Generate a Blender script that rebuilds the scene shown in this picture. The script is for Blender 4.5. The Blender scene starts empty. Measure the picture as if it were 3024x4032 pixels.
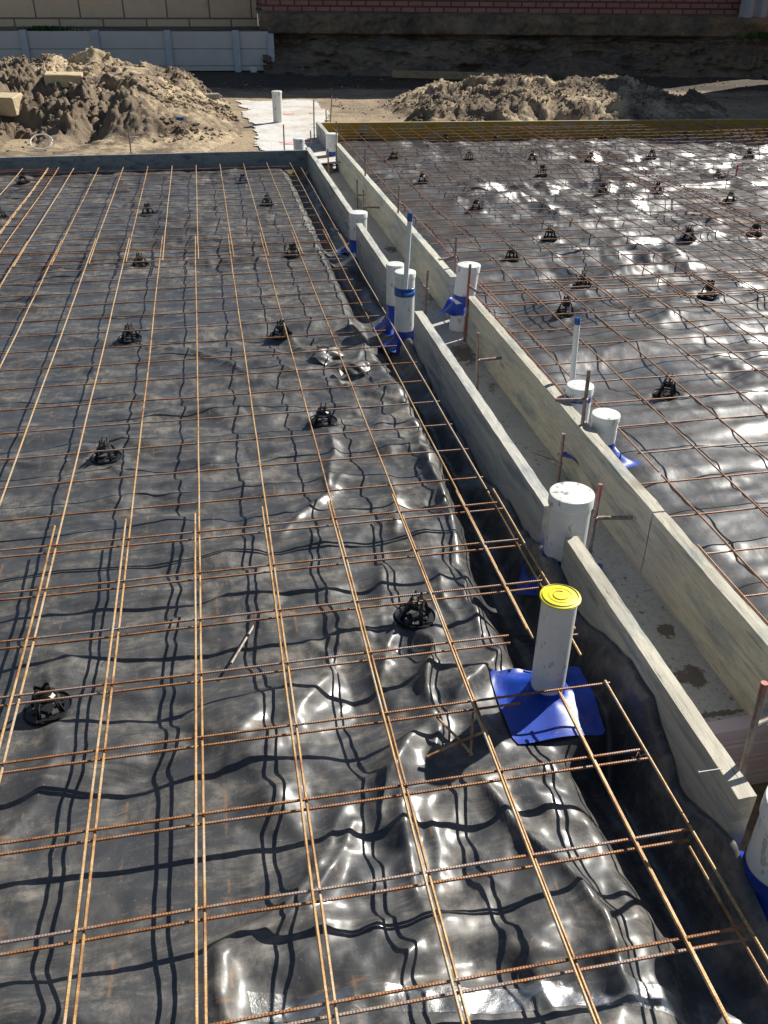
import bpy, math, random
import numpy as np
from mathutils import Vector, Matrix
sc = bpy.context.scene
R = math.radians

# ---------------------------------------------------------------- camera
CX, CY, CH = 0.12714, -0.91607, 1.43118
YAW, PITCH, ROLL, FPX = 0.193367, 0.558764, 0.009046, 3364.39
_f = np.array([math.sin(YAW)*math.cos(PITCH), math.cos(YAW)*math.cos(PITCH), -math.sin(PITCH)])
_r = np.array([math.cos(YAW), -math.sin(YAW), 0.0])
_u = np.cross(_r, _f)
CR = math.cos(ROLL)*_r + math.sin(ROLL)*_u
CU = -math.sin(ROLL)*_r + math.cos(ROLL)*_u
CF = _f
CP = np.array([CX, CY, CH])
cd = bpy.data.cameras.new('camera')
cam = bpy.data.objects.new('camera', cd)
sc.collection.objects.link(cam)
m4 = Matrix(((CR[0], CU[0], -CF[0], CX), (CR[1], CU[1], -CF[1], CY), (CR[2], CU[2], -CF[2], CH), (0, 0, 0, 1)))
cam.matrix_world = m4
cd.sensor_fit = 'VERTICAL'; cd.sensor_height = 24.0; cd.sensor_width = 18.0
cd.lens = 24.0*FPX/4032.0
cd.clip_start = 0.05; cd.clip_end = 500
sc.camera = cam

# ---------------------------------------------------------------- world, sun, exposure
SUN_EL, SUN_AZ = R(40), R(60)
w = bpy.data.worlds.new('World'); sc.world = w; w.use_nodes = True
nt = w.node_tree
bg = nt.nodes['Background']
sky = nt.nodes.new('ShaderNodeTexSky'); sky.sky_type = 'NISHITA'; sky.sun_disc = False
sky.sun_elevation = SUN_EL; sky.sun_rotation = SUN_AZ
sky.air_density = 1.0; sky.dust_density = 0.6; sky.ozone_density = 1.0
nt.links.new(sky.outputs[0], bg.inputs[0]); bg.inputs[1].default_value = 0.05
sl = bpy.data.lights.new('sun', 'SUN'); sl.energy = 5.0; sl.angle = R(0.53); sl.color = (1.0, 0.955, 0.87)
so = bpy.data.objects.new('sun', sl); sc.collection.objects.link(so)
SD = Vector((math.sin(SUN_AZ)*math.cos(SUN_EL), math.cos(SUN_AZ)*math.cos(SUN_EL), math.sin(SUN_EL)))
so.rotation_euler = SD.to_track_quat('Z', 'Y').to_euler()
so.location = (6, 4, 8)
sc.view_settings.view_transform = 'Standard'; sc.view_settings.look = 'None'
sc.view_settings.exposure = 0.62; sc.view_settings.gamma = 1.0
sc.render.engine = 'CYCLES'
sc.cycles.max_bounces = 6

# ---------------------------------------------------------------- helpers
def tag(o, label=None, cat=None, group=None, kind=None):
    if label: o['label'] = label
    if cat: o['category'] = cat
    if group: o['group'] = group
    if kind: o['kind'] = kind
    return o
def link(name, me, mat=None, parent=None, smooth=False):
    o = bpy.data.objects.new(name, me); sc.collection.objects.link(o)
    if mat: me.materials.append(mat)
    if parent: o.parent = parent
    if smooth: me.polygons.foreach_set('use_smooth', [True]*len(me.polygons))
    return o
def empty(name, loc, rz=0):
    o = bpy.data.objects.new(name, None); sc.collection.objects.link(o)
    o.location = loc; o.rotation_euler = (0, 0, rz); o.empty_display_size = .05
    return o
def copy_tree(o, parent=None):
    c = o.copy(); sc.collection.objects.link(c); c.parent = parent
    for ch in list(o.children): copy_tree(ch, c)
    return c
class MB:
    def __init__(s): s.v = []; s.f = []
    def add(s, v, f):
        n = len(s.v); s.v += [tuple(p) for p in v]; s.f += [tuple(i+n for i in q) for q in f]; return s
    def box(s, x0, x1, y0, y1, z0, z1):
        return s.add([(x0,y0,z0),(x1,y0,z0),(x1,y1,z0),(x0,y1,z0),(x0,y0,z1),(x1,y0,z1),(x1,y1,z1),(x0,y1,z1)],
                     [(0,3,2,1),(4,5,6,7),(0,1,5,4),(1,2,6,5),(2,3,7,6),(3,0,4,7)])
    def tube(s, pts, r, n=8, cap=True):
        P = [Vector(p) for p in pts]; rs = r if isinstance(r, (list, tuple)) else [r]*len(P)
        V = []; t0 = None
        for i, p in enumerate(P):
            t = (P[min(i+1, len(P)-1)]-P[max(i-1, 0)]).normalized()
            if t0 is None:
                a = Vector((0,0,1)) if abs(t.z) < .9 else Vector((1,0,0))
                u = t.cross(a).normalized()
            else:
                u = (u - t*u.dot(t)).normalized()
            t0 = t; v = t.cross(u)
            for k in range(n):
                an = 2*math.pi*k/n
                V.append(p + (u*math.cos(an)+v*math.sin(an))*rs[i])
        F = []
        for i in range(len(P)-1):
            for k in range(n):
                a = i*n+k; b = i*n+(k+1) % n
                F.append((a, b, b+n, a+n))
        if cap:
            F.append(tuple(range(n))[::-1]); F.append(tuple(range((len(P)-1)*n, len(P)*n)))
        return s.add(V, F)
    def lathe(s, prof, n=32, c=(0,0), cap_top=True, cap_bot=False, lean=(0,0)):
        V = []; F = []
        z0 = prof[0][1]
        for r, z in prof:
            ox = c[0]+lean[0]*(z-z0); oy = c[1]+lean[1]*(z-z0)
            for k in range(n):
                a = 2*math.pi*k/n; V.append((ox+r*math.cos(a), oy+r*math.sin(a), z))
        for i in range(len(prof)-1):
            for k in range(n):
                a = i*n+k; b = i*n+(k+1) % n; F.append((a, b, b+n, a+n))
        if cap_top: F.append(tuple(range((len(prof)-1)*n, len(prof)*n)))
        if cap_bot: F.append(tuple(range(n))[::-1])
        return s.add(V, F)
    def build(s, name, mat, parent=None, smooth=False, bevel=0):
        me = bpy.data.meshes.new(name); me.from_pydata(s.v, [], s.f); me.update()
        o = link(name, me, mat, parent, smooth)
        if bevel:
            b = o.modifiers.new('bevel', 'BEVEL'); b.width = bevel; b.segments = 2; b.limit_method = 'ANGLE'
        if smooth:
            try: me.set_sharp_from_angle(angle=R(40))
            except Exception: pass
        return o

# pixel (of the 1659-wide picture) -> point on a real plane of the place
def _ray(x, y):
    x, y = x*1.82278, y*1.82278
    return CR*(x-1512)/FPX + CU*(2016-y)/FPX + CF
def atz(x, y, z=0.0):
    d = _ray(x, y); return CP + d*(z-CP[2])/d[2]
def aty(x, y, Y):
    d = _ray(x, y); return CP + d*(Y-CP[1])/d[1]
def atx(x, y, X):
    d = _ray(x, y); return CP + d*(X-CP[0])/d[0]

# numpy noise
def _h(ix, iy, s):
    n = (ix.astype(np.int64)*374761393 + iy.astype(np.int64)*668265263 + s*1442695041) & 0x7fffffff
    n = ((n ^ (n >> 13))*1274126177) & 0x7fffffff
    n = (n ^ (n >> 16))
    return (n & 0xffff)/65535.0
def vn(x, y, s=0):
    x = np.asarray(x, float); y = np.asarray(y, float)
    ix = np.floor(x); iy = np.floor(y); fx = x-ix; fy = y-iy
    fx = fx*fx*fx*(fx*(fx*6-15)+10); fy = fy*fy*fy*(fy*(fy*6-15)+10)
    a = _h(ix, iy, s); b = _h(ix+1, iy, s); c = _h(ix, iy+1, s); d = _h(ix+1, iy+1, s)
    return (a*(1-fx)+b*fx)*(1-fy)+(c*(1-fx)+d*fx)*fy
def fbm(x, y, s=0, o=4, g=.5):
    t = 0; a = 1; n = 0
    for k in range(o):
        t = t + a*vn(x, y, s+k*17); n += a; a *= g
        x, y = x*1.93+y*.35+3.1, y*1.93-x*.35+7.7
    return t/n
def ridge(x, y, s=0, p=2.0):
    return (1-np.abs(2*vn(x, y, s)-1))**p
def worley(x, y, s=0):
    ix = np.floor(x); iy = np.floor(y); d = np.full(np.shape(x), 9.0)
    for a in (-1, 0, 1):
        for b in (-1, 0, 1):
            px = ix+a+_h(ix+a, iy+b, s); py = iy+b+_h(ix+a, iy+b, s+5)
            d = np.minimum(d, (x-px)**2+(y-py)**2)
    return np.sqrt(d)
def tri(x, y, s=0, rot=.3):     # creased planes: straight-edged facets, no smoothing
    c, q = math.cos(rot), math.sin(rot); x, y = x*c-y*q, x*q+y*c
    u = x+.3660254*(x+y); v = y+.3660254*(x+y); iu = np.floor(u); iv = np.floor(v); fu = u-iu; fv = v-iv
    a = _h(iu, iv, s); b = _h(iu+1, iv, s); cc_ = _h(iu+1, iv+1, s); d = _h(iu, iv+1, s)
    return np.where(fu > fv, a*(1-fu)+b*(fu-fv)+cc_*fv, a*(1-fv)+d*(fv-fu)+cc_*fu)-.5
def sstep(a, b, x):
    t = np.clip((x-a)/(b-a), 0, 1); return t*t*(3-2*t)
def grid_obj(name, xs, ys, zf, mat, keep=None, smooth=True):
    X, Y = np.meshgrid(xs, ys); Z = zf(X, Y)
    return grid_mesh(name, X, Y, Z, mat, keep, smooth)
def grid_mesh(name, X, Y, Z, mat, keep=None, smooth=True, parent=None):
    ny, nx = X.shape
    co = np.stack([X, Y, Z], -1).reshape(-1, 3)
    i = np.arange(ny-1)[:, None]*nx + np.arange(nx-1)[None, :]
    q = np.stack([i, i+1, i+nx+1, i+nx], -1)
    if keep is not None:
        kp = keep(X, Y); m = kp[:-1, :-1] & kp[1:, 1:] & kp[1:, :-1] & kp[:-1, 1:]
        q = q[m]
    q = q.reshape(-1, 4)
    used = np.zeros(len(co), bool); used[q.ravel()] = True
    idx = np.cumsum(used)-1; co = co[used]; q = idx[q]
    me = bpy.data.meshes.new(name)
    me.vertices.add(len(co)); me.vertices.foreach_set('co', co.astype(np.float32).ravel())
    me.loops.add(q.size); me.loops.foreach_set('vertex_index', q.astype(np.int32).ravel())
    me.polygons.add(len(q)); me.polygons.foreach_set('loop_start', np.arange(0, q.size, 4, dtype=np.int32))
    me.polygons.foreach_set('loop_total', np.full(len(q), 4, np.int32))
    if smooth: me.polygons.foreach_set('use_smooth', np.ones(len(q), bool))
    me.update(calc_edges=True)
    return link(name, me, mat, parent)

# ---------------------------------------------------------------- materials
class NT:
    def __init__(s, name):
        s.m = bpy.data.materials.new(name); s.m.use_nodes = True; s.t = s.m.node_tree
        s.b = s.t.nodes['Principled BSDF']; s.tc = s.t.nodes.new('ShaderNodeTexCoord')
    def n(s, t, **k):
        o = s.t.nodes.new(t)
        for a, b in k.items(): setattr(o, a, b)
        return o
    def l(s, a, b): s.t.links.new(a, b)
    def map(s, scale=(1,1,1), loc=(0,0,0), rot=(0,0,0), src=None):
        o = s.n('ShaderNodeMapping'); o.inputs['Scale'].default_value = scale; o.inputs['Location'].default_value = loc
        o.inputs['Rotation'].default_value = rot
        s.l(src or s.tc.outputs['Object'], o.inputs[0]); return o.outputs[0]
    def noise(s, scale=5, detail=5, rough=.55, vec=None, dist=0):
        o = s.n('ShaderNodeTexNoise'); o.inputs['Scale'].default_value = scale; o.inputs['Detail'].default_value = detail
        o.inputs['Roughness'].default_value = rough; o.inputs['Distortion'].default_value = dist
        s.l(vec or s.tc.outputs['Object'], o.inputs['Vector']); return o.outputs[0]
    def ramp(s, src, stops, interp='LINEAR'):
        o = s.n('ShaderNodeValToRGB'); e = o.color_ramp.elements; o.color_ramp.interpolation = interp
        while len(e) < len(stops): e.new(.5)
        for i, (p, c) in enumerate(stops):
            e[i].position = p; e[i].color = (c, c, c, 1) if not isinstance(c, tuple) else (*c, 1)
        s.l(src, o.inputs[0]); return o.outputs[0]
    def mix(s, fac, a, b, mode='MIX'):
        o = s.n('ShaderNodeMix', data_type='RGBA', blend_type=mode)
        for v, k in ((fac, 0), (a, 6), (b, 7)):
            if isinstance(v, (int, float)): o.inputs[k].default_value = v
            elif isinstance(v, tuple): o.inputs[k].default_value = (*v, 1)
            else: s.l(v, o.inputs[k])
        return o.outputs[2]
    def math(s, op, a, b=0.0, clamp=False):
        o = s.n('ShaderNodeMath', operation=op); o.use_clamp = clamp
        for v, k in ((a, 0), (b, 1)):
            if isinstance(v, (int, float)): o.inputs[k].default_value = v
            else: s.l(v, o.inputs[k])
        return o.outputs[0]
    def bump(s, h, strength=.3, dist=.01, prev=None):
        o = s.n('ShaderNodeBump'); o.inputs['Strength'].default_value = strength; o.inputs['Distance'].default_value = dist
        s.l(h, o.inputs['Height'])
        if prev: s.l(prev, o.inputs['Normal'])
        s.l(o.outputs[0], s.b.inputs['Normal']); return o.outputs[0]
    def set(s, base=None, rough=None, spec=None, metal=None):
        for v, k in ((base, 'Base Color'), (rough, 'Roughness'), (spec, 'Specular IOR Level'), (metal, 'Metallic')):
            if v is None: continue
            if isinstance(v, tuple): s.b.inputs[k].default_value = (*v, 1)
            elif isinstance(v, (int, float)): s.b.inputs[k].default_value = v
            else: s.l(v, s.b.inputs[k])
        return s.m

def mat_membrane(name, dust=.5, seed=0, base=(.038, .0395, .042), coat=.5):
    t = NT(name)
    o = t.map(loc=(seed*3.1, seed*1.7, 0))
    big = t.noise(1.6, 5, .6, o)
    fine = t.noise(28, 6, .7, t.map((1, .6, 1)))
    streak = t.noise(9, 5, .65, t.map((.35, 2.2, 1), rot=(0, 0, .12)))
    a = t.ramp(big, [(.47, 0.), (.62, 1.)])
    b = t.ramp(fine, [(.45, 0.), (.72, 1.)])
    c = t.ramp(streak, [(.5, 0.), (.72, 1.)])
    d = t.math('MULTIPLY', a, t.math('ADD', t.math('MULTIPLY', b, .55), t.math('MULTIPLY', c, .45)))
    f3 = t.ramp(t.noise(6.5, 9, .78, t.map((.6, 1.9, 1), loc=(2, 9, 0)), .8), [(.47, 0.), (.60, 1.)])
    d = t.math('ADD', d, t.math('MULTIPLY', f3, t.math('MULTIPLY', t.ramp(fine, [(.36, .1), (.60, 1.)]), .62)))
    d = t.math('MULTIPLY', d, dust, True)
    # rust lines left by bars that lay on the sheet
    sep = t.n('ShaderNodeSeparateXYZ'); t.l(t.map(), sep.inputs[0])
    def lines(src, off, wd):
        f = t.math('FRACT', t.math('ADD', t.math('MULTIPLY', src, 5.0), off))
        f = t.math('ABSOLUTE', t.math('SUBTRACT', f, .5))
        return t.ramp(f, [(0., 1.), (wd, 0.)])
    lx = lines(sep.outputs[0], .31, .022); ly = lines(sep.outputs[1], .12, .03)
    brk = t.ramp(t.noise(11, 4, .7, t.map((1, 1, 1), loc=(5, 5, 0))), [(.54, 0.), (.62, 1.)])
    rl = t.math('MULTIPLY', t.math('MAXIMUM', lx, ly), t.math('MULTIPLY', brk, .5))
    col = t.mix(d, base, (.27, .235, .185))
    col = t.mix(rl, col, (.30, .15, .055))
    sp = t.ramp(t.noise(260, 2, .5), [(.70, 0.), (.74, 1.)])
    col = t.mix(t.math('MULTIPLY', sp, .5), col, (.35, .3, .24))
    rg = t.math('ADD', t.math('MULTIPLY', d, .4), t.ramp(t.noise(5, 4, .6), [(.3, .44), (.7, .58)]), True)
    mid = t.noise(11, 3, .5, t.map((1.4, 1, 1)), .4)
    fine2 = t.noise(120, 3, .5)
    n1 = t.bump(mid, .16, .02)
    t.bump(fine2, .06, .002, n1)
    t.b.inputs['Coat Weight'].default_value = coat
    t.b.inputs['Coat IOR'].default_value = 1.5
    t.l(t.math('ADD', t.math('MULTIPLY', d, .45), t.ramp(t.noise(3.5, 4, .6), [(.3, .15), (.7, .27)]), True), t.b.inputs['Coat Roughness'])
    return t.set(col, rg, .5)
M_MEML = mat_membrane('membrane', .62, 0)
M_MEMR = mat_membrane('membrane_right', .16, 4, (.040, .042, .046), .75)

def mat_rebar(name, axis, c1, c2, c3):
    t = NT(name)
    n = t.noise(22, 5, .65); n2 = t.noise(160, 3, .6)
    oi = t.n('ShaderNodeObjectInfo')
    nn = t.math('ADD', t.noise(7, 4, .7), t.math('MULTIPLY', t.math('SUBTRACT', oi.outputs['Random'], .5), .22))
    n = t.math('ADD', t.math('MULTIPLY', n, .5), t.math('MULTIPLY', nn, .5))
    col = t.ramp(n, [(.36, c1), (.48, c2), (.58, c3)])
    col = t.mix(t.ramp(n2, [(.35, .0), (.75, .55)]), col, (.10, .045, .025))
    wv = t.n('ShaderNodeTexWave', wave_type='BANDS', bands_direction=axis)
    wv.inputs['Scale'].default_value = 62; wv.inputs['Distortion'].default_value = .6
    t.l(t.map(rot=(.35, 0, 0) if axis == 'Y' else (0, .35, 0)), wv.inputs['Vector'])
    col = t.mix(t.math('MULTIPLY', wv.outputs[1], .16), col, (.06, .03, .02))
    t.bump(wv.outputs[1], .45, .001)
    return t.set(col, .55, .5, .15)
M_LONG = mat_rebar('rebar_long', 'Y', (.28, .12, .045), (.58, .35, .13), (.54, .43, .30))
M_CROSS = mat_rebar('rebar_cross', 'X', (.17, .065, .03), (.44, .19, .06), (.40, .31, .26))
M_LONGR = mat_rebar('rebar_dark_long', 'Y', (.20, .07, .03), (.36, .15, .055), (.40, .22, .12))

def mat_steel(name, red=.4):
    t = NT(name)
    n = t.noise(30, 5, .7, t.map((1, 1, .5)))
    col = t.ramp(n, [(.3, (.09, .06, .045)), (.5, (.24, .20, .175)), (.66, (.36, .32, .29))])
    p = t.ramp(t.noise(9, 3, .6), [(.5, 0.), (.62, red)])
    col = t.mix(p, col, (.33, .10, .08))
    t.bump(n, .3, .002)
    return t.set(col, .55, .5, .3)
M_STAKE = mat_steel('stake_steel', .25); M_STAKE_RED = mat_steel('stake_steel_pink', .95)

def mat_wood(name, base, dark, tint, knots=True, cracks=1.0):
    t = NT(name)
    v = t.map((40, 1.3, 40)); g = t.noise(1.6, 6, .66, v, .5)
    v2 = t.map((60, 5, 150), rot=(.06, 0, 0)); g2 = t.noise(2.2, 4, .6, v2, .4)
    col = t.ramp(g, [(.28, tuple(.72*a+.28*b for a, b in zip(dark, base))), (.46, base), (.78, tuple(min(1, c*1.16) for c in base))])
    col = t.mix(t.ramp(g2, [(.33, .8*cracks), (.39, 0.)]), col, tuple(c*.33 for c in dark))
    if knots:
        vo = t.n('ShaderNodeTexVoronoi'); vo.inputs['Scale'].default_value = 1.0
        t.l(t.map((3.4, 2.2, 9)), vo.inputs['Vector'])
        col = t.mix(t.ramp(vo.outputs['Distance'], [(.05, .75), (.10, .25), (.12, .0)]), col, (.12, .075, .04))
    st = t.ramp(t.noise(2.3, 5, .7, t.map((3, 1.2, 7))), [(.50, 0.), (.66, .85)])
    col = t.mix(st, col, tint)
    dirt = t.ramp(t.noise(7, 6, .75, t.map((1.5, .6, 2))), [(.48, 0.), (.70, .6)])
    col = t.mix(dirt, col, tuple(c*.55 for c in base))
    n1 = t.bump(g, .4, .004)
    t.bump(g2, .5, .0025, n1)
    return t.set(col, .82, .3)
M_BOARD = mat_wood('weathered_pine', (.46, .43, .35), (.25, .225, .18), (.17, .22, .24))
M_BOARDG = mat_wood('grey_formply', (.45, .44, .39), (.25, .245, .22), (.14, .19, .23), False, .5)
M_BOARDY = mat_wood('yellow_pine_form', (.49, .475, .39), (.29, .275, .22), (.22, .30, .34), False, .5)
M_PLY = mat_wood('film_faced_ply', (.42, .25, .035), (.22, .12, .02), (.30, .34, .36), False, .15)
M_PLYEDGE = NT('ply_edge').set((.5, .42, .24), .8)
M_FORMDK = mat_wood('dark_stained_form', (.22, .24, .245), (.12, .135, .14), (.05, .08, .11), False, .3)
M_TIMB = mat_wood('raw_timber', (.42, .30, .17), (.22, .13, .07), (.2, .15, .1))

def mat_pvc(name, base=(.72, .715, .68), dirt=.5):
    t = NT(name)
    n = t.noise(6, 5, .6, t.map((1, 1, .6)))
    col = t.mix(t.ramp(n, [(.4, 0.), (.75, .5)]), base, tuple(c*.78 for c in base))
    vo = t.ramp(t.noise(38, 3, .55, t.map((1, 1, .45))), [(.625, 0.), (.655, dirt)])
    col = t.mix(vo, col, (.16, .16, .16))
    sd = t.ramp(t.noise(120, 2, .5), [(.66, 0.), (.7, dirt)])
    col = t.mix(sd, col, (.30, .28, .25))
    return t.set(col, .36, .5)
M_PVC = mat_pvc('white_pvc'); M_PVCC = mat_pvc('pvc_cap', (.78, .78, .74), .7)
M_PVCCLEAN = mat_pvc('white_conduit', (.70, .72, .72), .1)
t = NT('blue_flashing')
n = t.noise(16, 4, .6)
chk = t.n('ShaderNodeTexChecker'); chk.inputs['Scale'].default_value = 260; t.l(t.tc.outputs['Object'], chk.inputs['Vector'])
c = t.mix(t.ramp(n, [(.3, 0.), (.8, 1.)]), (.003, .030, .27), (.008, .065, .46))
c = t.mix(t.ramp(t.noise(70, 4, .7), [(.62, 0.), (.72, .35)]), c, (.35, .38, .45))
t.bump(chk.outputs[1], .35, .0012)
M_BLUE = t.set(c, .38, .5)
t = NT('blue_tape'); M_TAPE = t.set(t.mix(t.noise(30, 3, .6), (.01, .05, .22), (.02, .12, .36)), .3, .5)
t = NT('yellow_cap'); n = t.noise(60, 4, .6)
M_YEL = t.set(t.mix(t.ramp(n, [(.4, 0.), (.8, .6)]), (.86, .74, .03), (.62, .50, .03)), .45, .5)
t = NT('yellow_cap_groove'); M_YEL2 = t.set((.50, .39, .02), .6)
t = NT('chair_plastic'); M_CHAIR = t.set(t.mix(t.noise(40, 3, .5), (.010, .011, .012), (.022, .023, .025)), .32, .5)
t = NT('chair_plastic_blue'); M_CHAIRB = t.set(t.mix(t.noise(40, 3, .5), (.01, .02, .09), (.02, .04, .16)), .35, .5)

def mat_soil(name, sand, dark, thr=(.42, .58), scale=1.2, fine=60):
    t = NT(name)
    n = t.noise(scale, 7, .68, None, .4); f = t.noise(fine, 5, .7); m_ = t.noise(9, 6, .7)
    k = t.ramp(t.math('ADD', t.math('MULTIPLY', n, .7), t.math('MULTIPLY', m_, .3)), [(thr[0], 0.), (thr[1], 1.)])
    col = t.mix(k, dark, sand)
    col = t.mix(t.ramp(f, [(.3, .45), (.6, 0.)]), col, tuple(c*.45 for c in dark))
    n1 = t.bump(m_, .5, .05); t.bump(f, .6, .015, n1)
    return t.set(col, .95, .2)
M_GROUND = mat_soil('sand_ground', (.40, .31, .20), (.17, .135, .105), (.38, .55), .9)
M_HEAP = mat_soil('spoil_sand', (.52, .41, .27), (.16, .12, .085), (.46, .57), 1.1, 45)
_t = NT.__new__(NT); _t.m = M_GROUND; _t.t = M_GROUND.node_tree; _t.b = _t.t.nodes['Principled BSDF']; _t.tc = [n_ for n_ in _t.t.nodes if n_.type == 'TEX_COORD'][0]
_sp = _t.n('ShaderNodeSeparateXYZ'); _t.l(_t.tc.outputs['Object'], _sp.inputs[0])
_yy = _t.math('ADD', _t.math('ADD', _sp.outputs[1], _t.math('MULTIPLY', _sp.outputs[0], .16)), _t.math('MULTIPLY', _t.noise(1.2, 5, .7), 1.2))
_dk = _t.ramp(_t.math('MULTIPLY', _yy, .05), [(.715, 0.), (.735, .85)])  # house shade below the bank, deepened by painting the far ground darker
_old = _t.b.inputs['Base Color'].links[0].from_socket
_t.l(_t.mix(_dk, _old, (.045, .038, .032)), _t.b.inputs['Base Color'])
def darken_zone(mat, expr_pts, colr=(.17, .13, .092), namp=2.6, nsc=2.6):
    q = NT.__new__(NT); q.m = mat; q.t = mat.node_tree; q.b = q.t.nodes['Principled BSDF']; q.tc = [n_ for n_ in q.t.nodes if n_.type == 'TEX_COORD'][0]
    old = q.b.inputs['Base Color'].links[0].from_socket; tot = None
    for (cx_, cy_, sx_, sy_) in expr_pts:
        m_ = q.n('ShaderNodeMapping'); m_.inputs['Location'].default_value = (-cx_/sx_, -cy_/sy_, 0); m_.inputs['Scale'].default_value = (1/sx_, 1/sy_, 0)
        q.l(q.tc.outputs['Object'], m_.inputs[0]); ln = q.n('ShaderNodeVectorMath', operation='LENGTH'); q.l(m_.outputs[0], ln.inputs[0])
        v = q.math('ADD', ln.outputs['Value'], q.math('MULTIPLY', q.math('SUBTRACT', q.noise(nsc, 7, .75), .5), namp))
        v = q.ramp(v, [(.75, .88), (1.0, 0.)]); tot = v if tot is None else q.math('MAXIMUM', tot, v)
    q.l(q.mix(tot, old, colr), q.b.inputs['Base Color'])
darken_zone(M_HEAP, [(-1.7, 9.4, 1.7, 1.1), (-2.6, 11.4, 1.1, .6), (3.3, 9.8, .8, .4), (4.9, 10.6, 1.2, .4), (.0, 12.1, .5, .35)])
M_BANK = mat_soil('bank_soil', (.32, .235, .15), (.12, .10, .08), (.42, .60), 1.1, 30)
t = NT('channel_floor')
n = t.noise(3.2, 6, .7); f = t.noise(90, 5, .7); sp = t.noise(45, 3, .6)
c = t.mix(t.ramp(n, [(.3, 0.), (.75, 1.)]), (.38, .38, .355), (.52, .50, .45))
wet = t.ramp(t.noise(2.1, 5, .7, t.map((2.2, 1, 1), loc=(.3, 2.2, 0))), [(.60, 0.), (.67, 1.)])
c = t.mix(t.math('MULTIPLY', wet, .8), c, (.085, .062, .043))
c = t.mix(t.ramp(sp, [(.63, 0.), (.68, .7)]), c, (.09, .085, .08))
c = t.mix(t.ramp(f, [(.35, .35), (.5, 0.)]), c, (.12, .12, .115))
t.bump(f, .5, .006)
M_FLOOR = t.set(c, .93, .2)
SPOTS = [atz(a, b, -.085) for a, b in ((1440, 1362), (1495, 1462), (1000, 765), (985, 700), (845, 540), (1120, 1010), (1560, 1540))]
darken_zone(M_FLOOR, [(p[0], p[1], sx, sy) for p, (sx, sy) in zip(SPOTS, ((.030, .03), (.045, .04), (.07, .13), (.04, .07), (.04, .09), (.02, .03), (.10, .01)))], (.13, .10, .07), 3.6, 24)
t = NT('white_screed')
n = t.noise(1.8, 6, .68); f = t.noise(60, 5, .7)
c = t.mix(t.ramp(n, [(.47, 0.), (.62, .8)]), (.58, .57, .545), (.46, .38, .28))
c = t.mix(t.ramp(f, [(.35, .3), (.5, 0.)]), c, (.4, .37, .33))
t.bump(f, .5, .01)
M_PAD = t.set(c, .9, .2)
t = NT('pink_marking_paint'); M_PINK = t.set(t.mix(t.ramp(t.noise(25, 4, .7), [(.4, 0.), (.7, 1.)]), (.75, .36, .38), (.72, .60, .55)), .9)
t = NT('red_paint'); M_RED = t.set((.62, .02, .05), .5)
t = NT('pink_panel'); n = t.noise(12, 5, .6)
M_PANEL = t.set(t.mix(t.ramp(n, [(.4, 0.), (.8, .5)]), (.62, .49, .47), (.45, .34, .32)), .75)
def mat_bricks(name, c1, c2, mortar, bw, bh, ms, sq=.5):
    t = NT(name)
    cmb = t.n('ShaderNodeCombineXYZ'); sp = t.n('ShaderNodeSeparateXYZ'); t.l(t.tc.outputs['Object'], sp.inputs[0])
    t.l(sp.outputs[0], cmb.inputs[0]); t.l(sp.outputs[2], cmb.inputs[1])
    b = t.n('ShaderNodeTexBrick'); t.l(cmb.outputs[0], b.inputs['Vector'])
    b.inputs['Color1'].default_value = (*c1, 1); b.inputs['Color2'].default_value = (*c2, 1); b.inputs['Mortar'].default_value = (*mortar, 1)
    b.inputs['Scale'].default_value = 1; b.inputs['Mortar Size'].default_value = ms; b.inputs['Brick Width'].default_value = bw; b.inputs['Row Height'].default_value = bh
    b.inputs['Mortar Smooth'].default_value = .3; b.inputs['Bias'].default_value = -.3
    n = t.noise(6, 6, .7); st = t.noise(1.3, 5, .65, t.map((1.5, 1, .5)))
    c = t.mix(t.ramp(n, [(.3, .3), (.55, 0.)]), b.outputs[0], tuple(v*.6 for v in c1))
    c = t.mix(t.ramp(st, [(.64, 0.), (.75, .6)]), c, tuple(v*.35 for v in c1))
    iv = t.math('SUBTRACT', 1.0, b.outputs[1]); n1 = t.bump(iv, .8, .02); t.bump(n, .4, .01, n1)
    return t.set(c, .9, .2)
M_LIME = mat_bricks('limestone_blocks', (.80, .60, .40), (.70, .52, .36), (.24, .20, .14), .82, .36, .016)
M_BRICK = mat_bricks('red_bricks', (.36, .16, .135), (.44, .22, .19), (.11, .07, .06), .26, .098, .016)
def mat_plain(name, a, b, sc_=8, rough=.8, bmp=.3):
    t = NT(name); n = t.noise(sc_, 5, .65); f = t.noise(sc_*9, 4, .6)
    c = t.mix(t.ramp(n, [(.3, 0.), (.75, 1.)]), a, b)
    t.bump(f, bmp, .005); return t.set(c, rough, .3)
M_SLEEPER = mat_plain('concrete_sleeper', (.56, .54, .50), (.64, .62, .58), 3)
M_POST = mat_plain('galvanised_post', (.42, .46, .50), (.58, .62, .66), 9, .5)
M_STONE = mat_plain('limestone_rubble', (.55, .45, .28), (.42, .33, .21), 12)
M_CONC = mat_plain('rough_footing', (.34, .32, .28), (.20, .185, .16), 5, .95, .8)
M_METAL = mat_plain('corrugated_sheet', (.34, .37, .40), (.42, .45, .48), 2, .45)
M_WHITE = mat_plain('white_plastic', (.75, .75, .73), (.65, .65, .62), 12, .5)
t = NT('weed_leaf'); M_LEAF = t.set(t.mix(t.noise(20, 2, .5), (.03, .07, .015), (.07, .13, .03)), .6)

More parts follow.
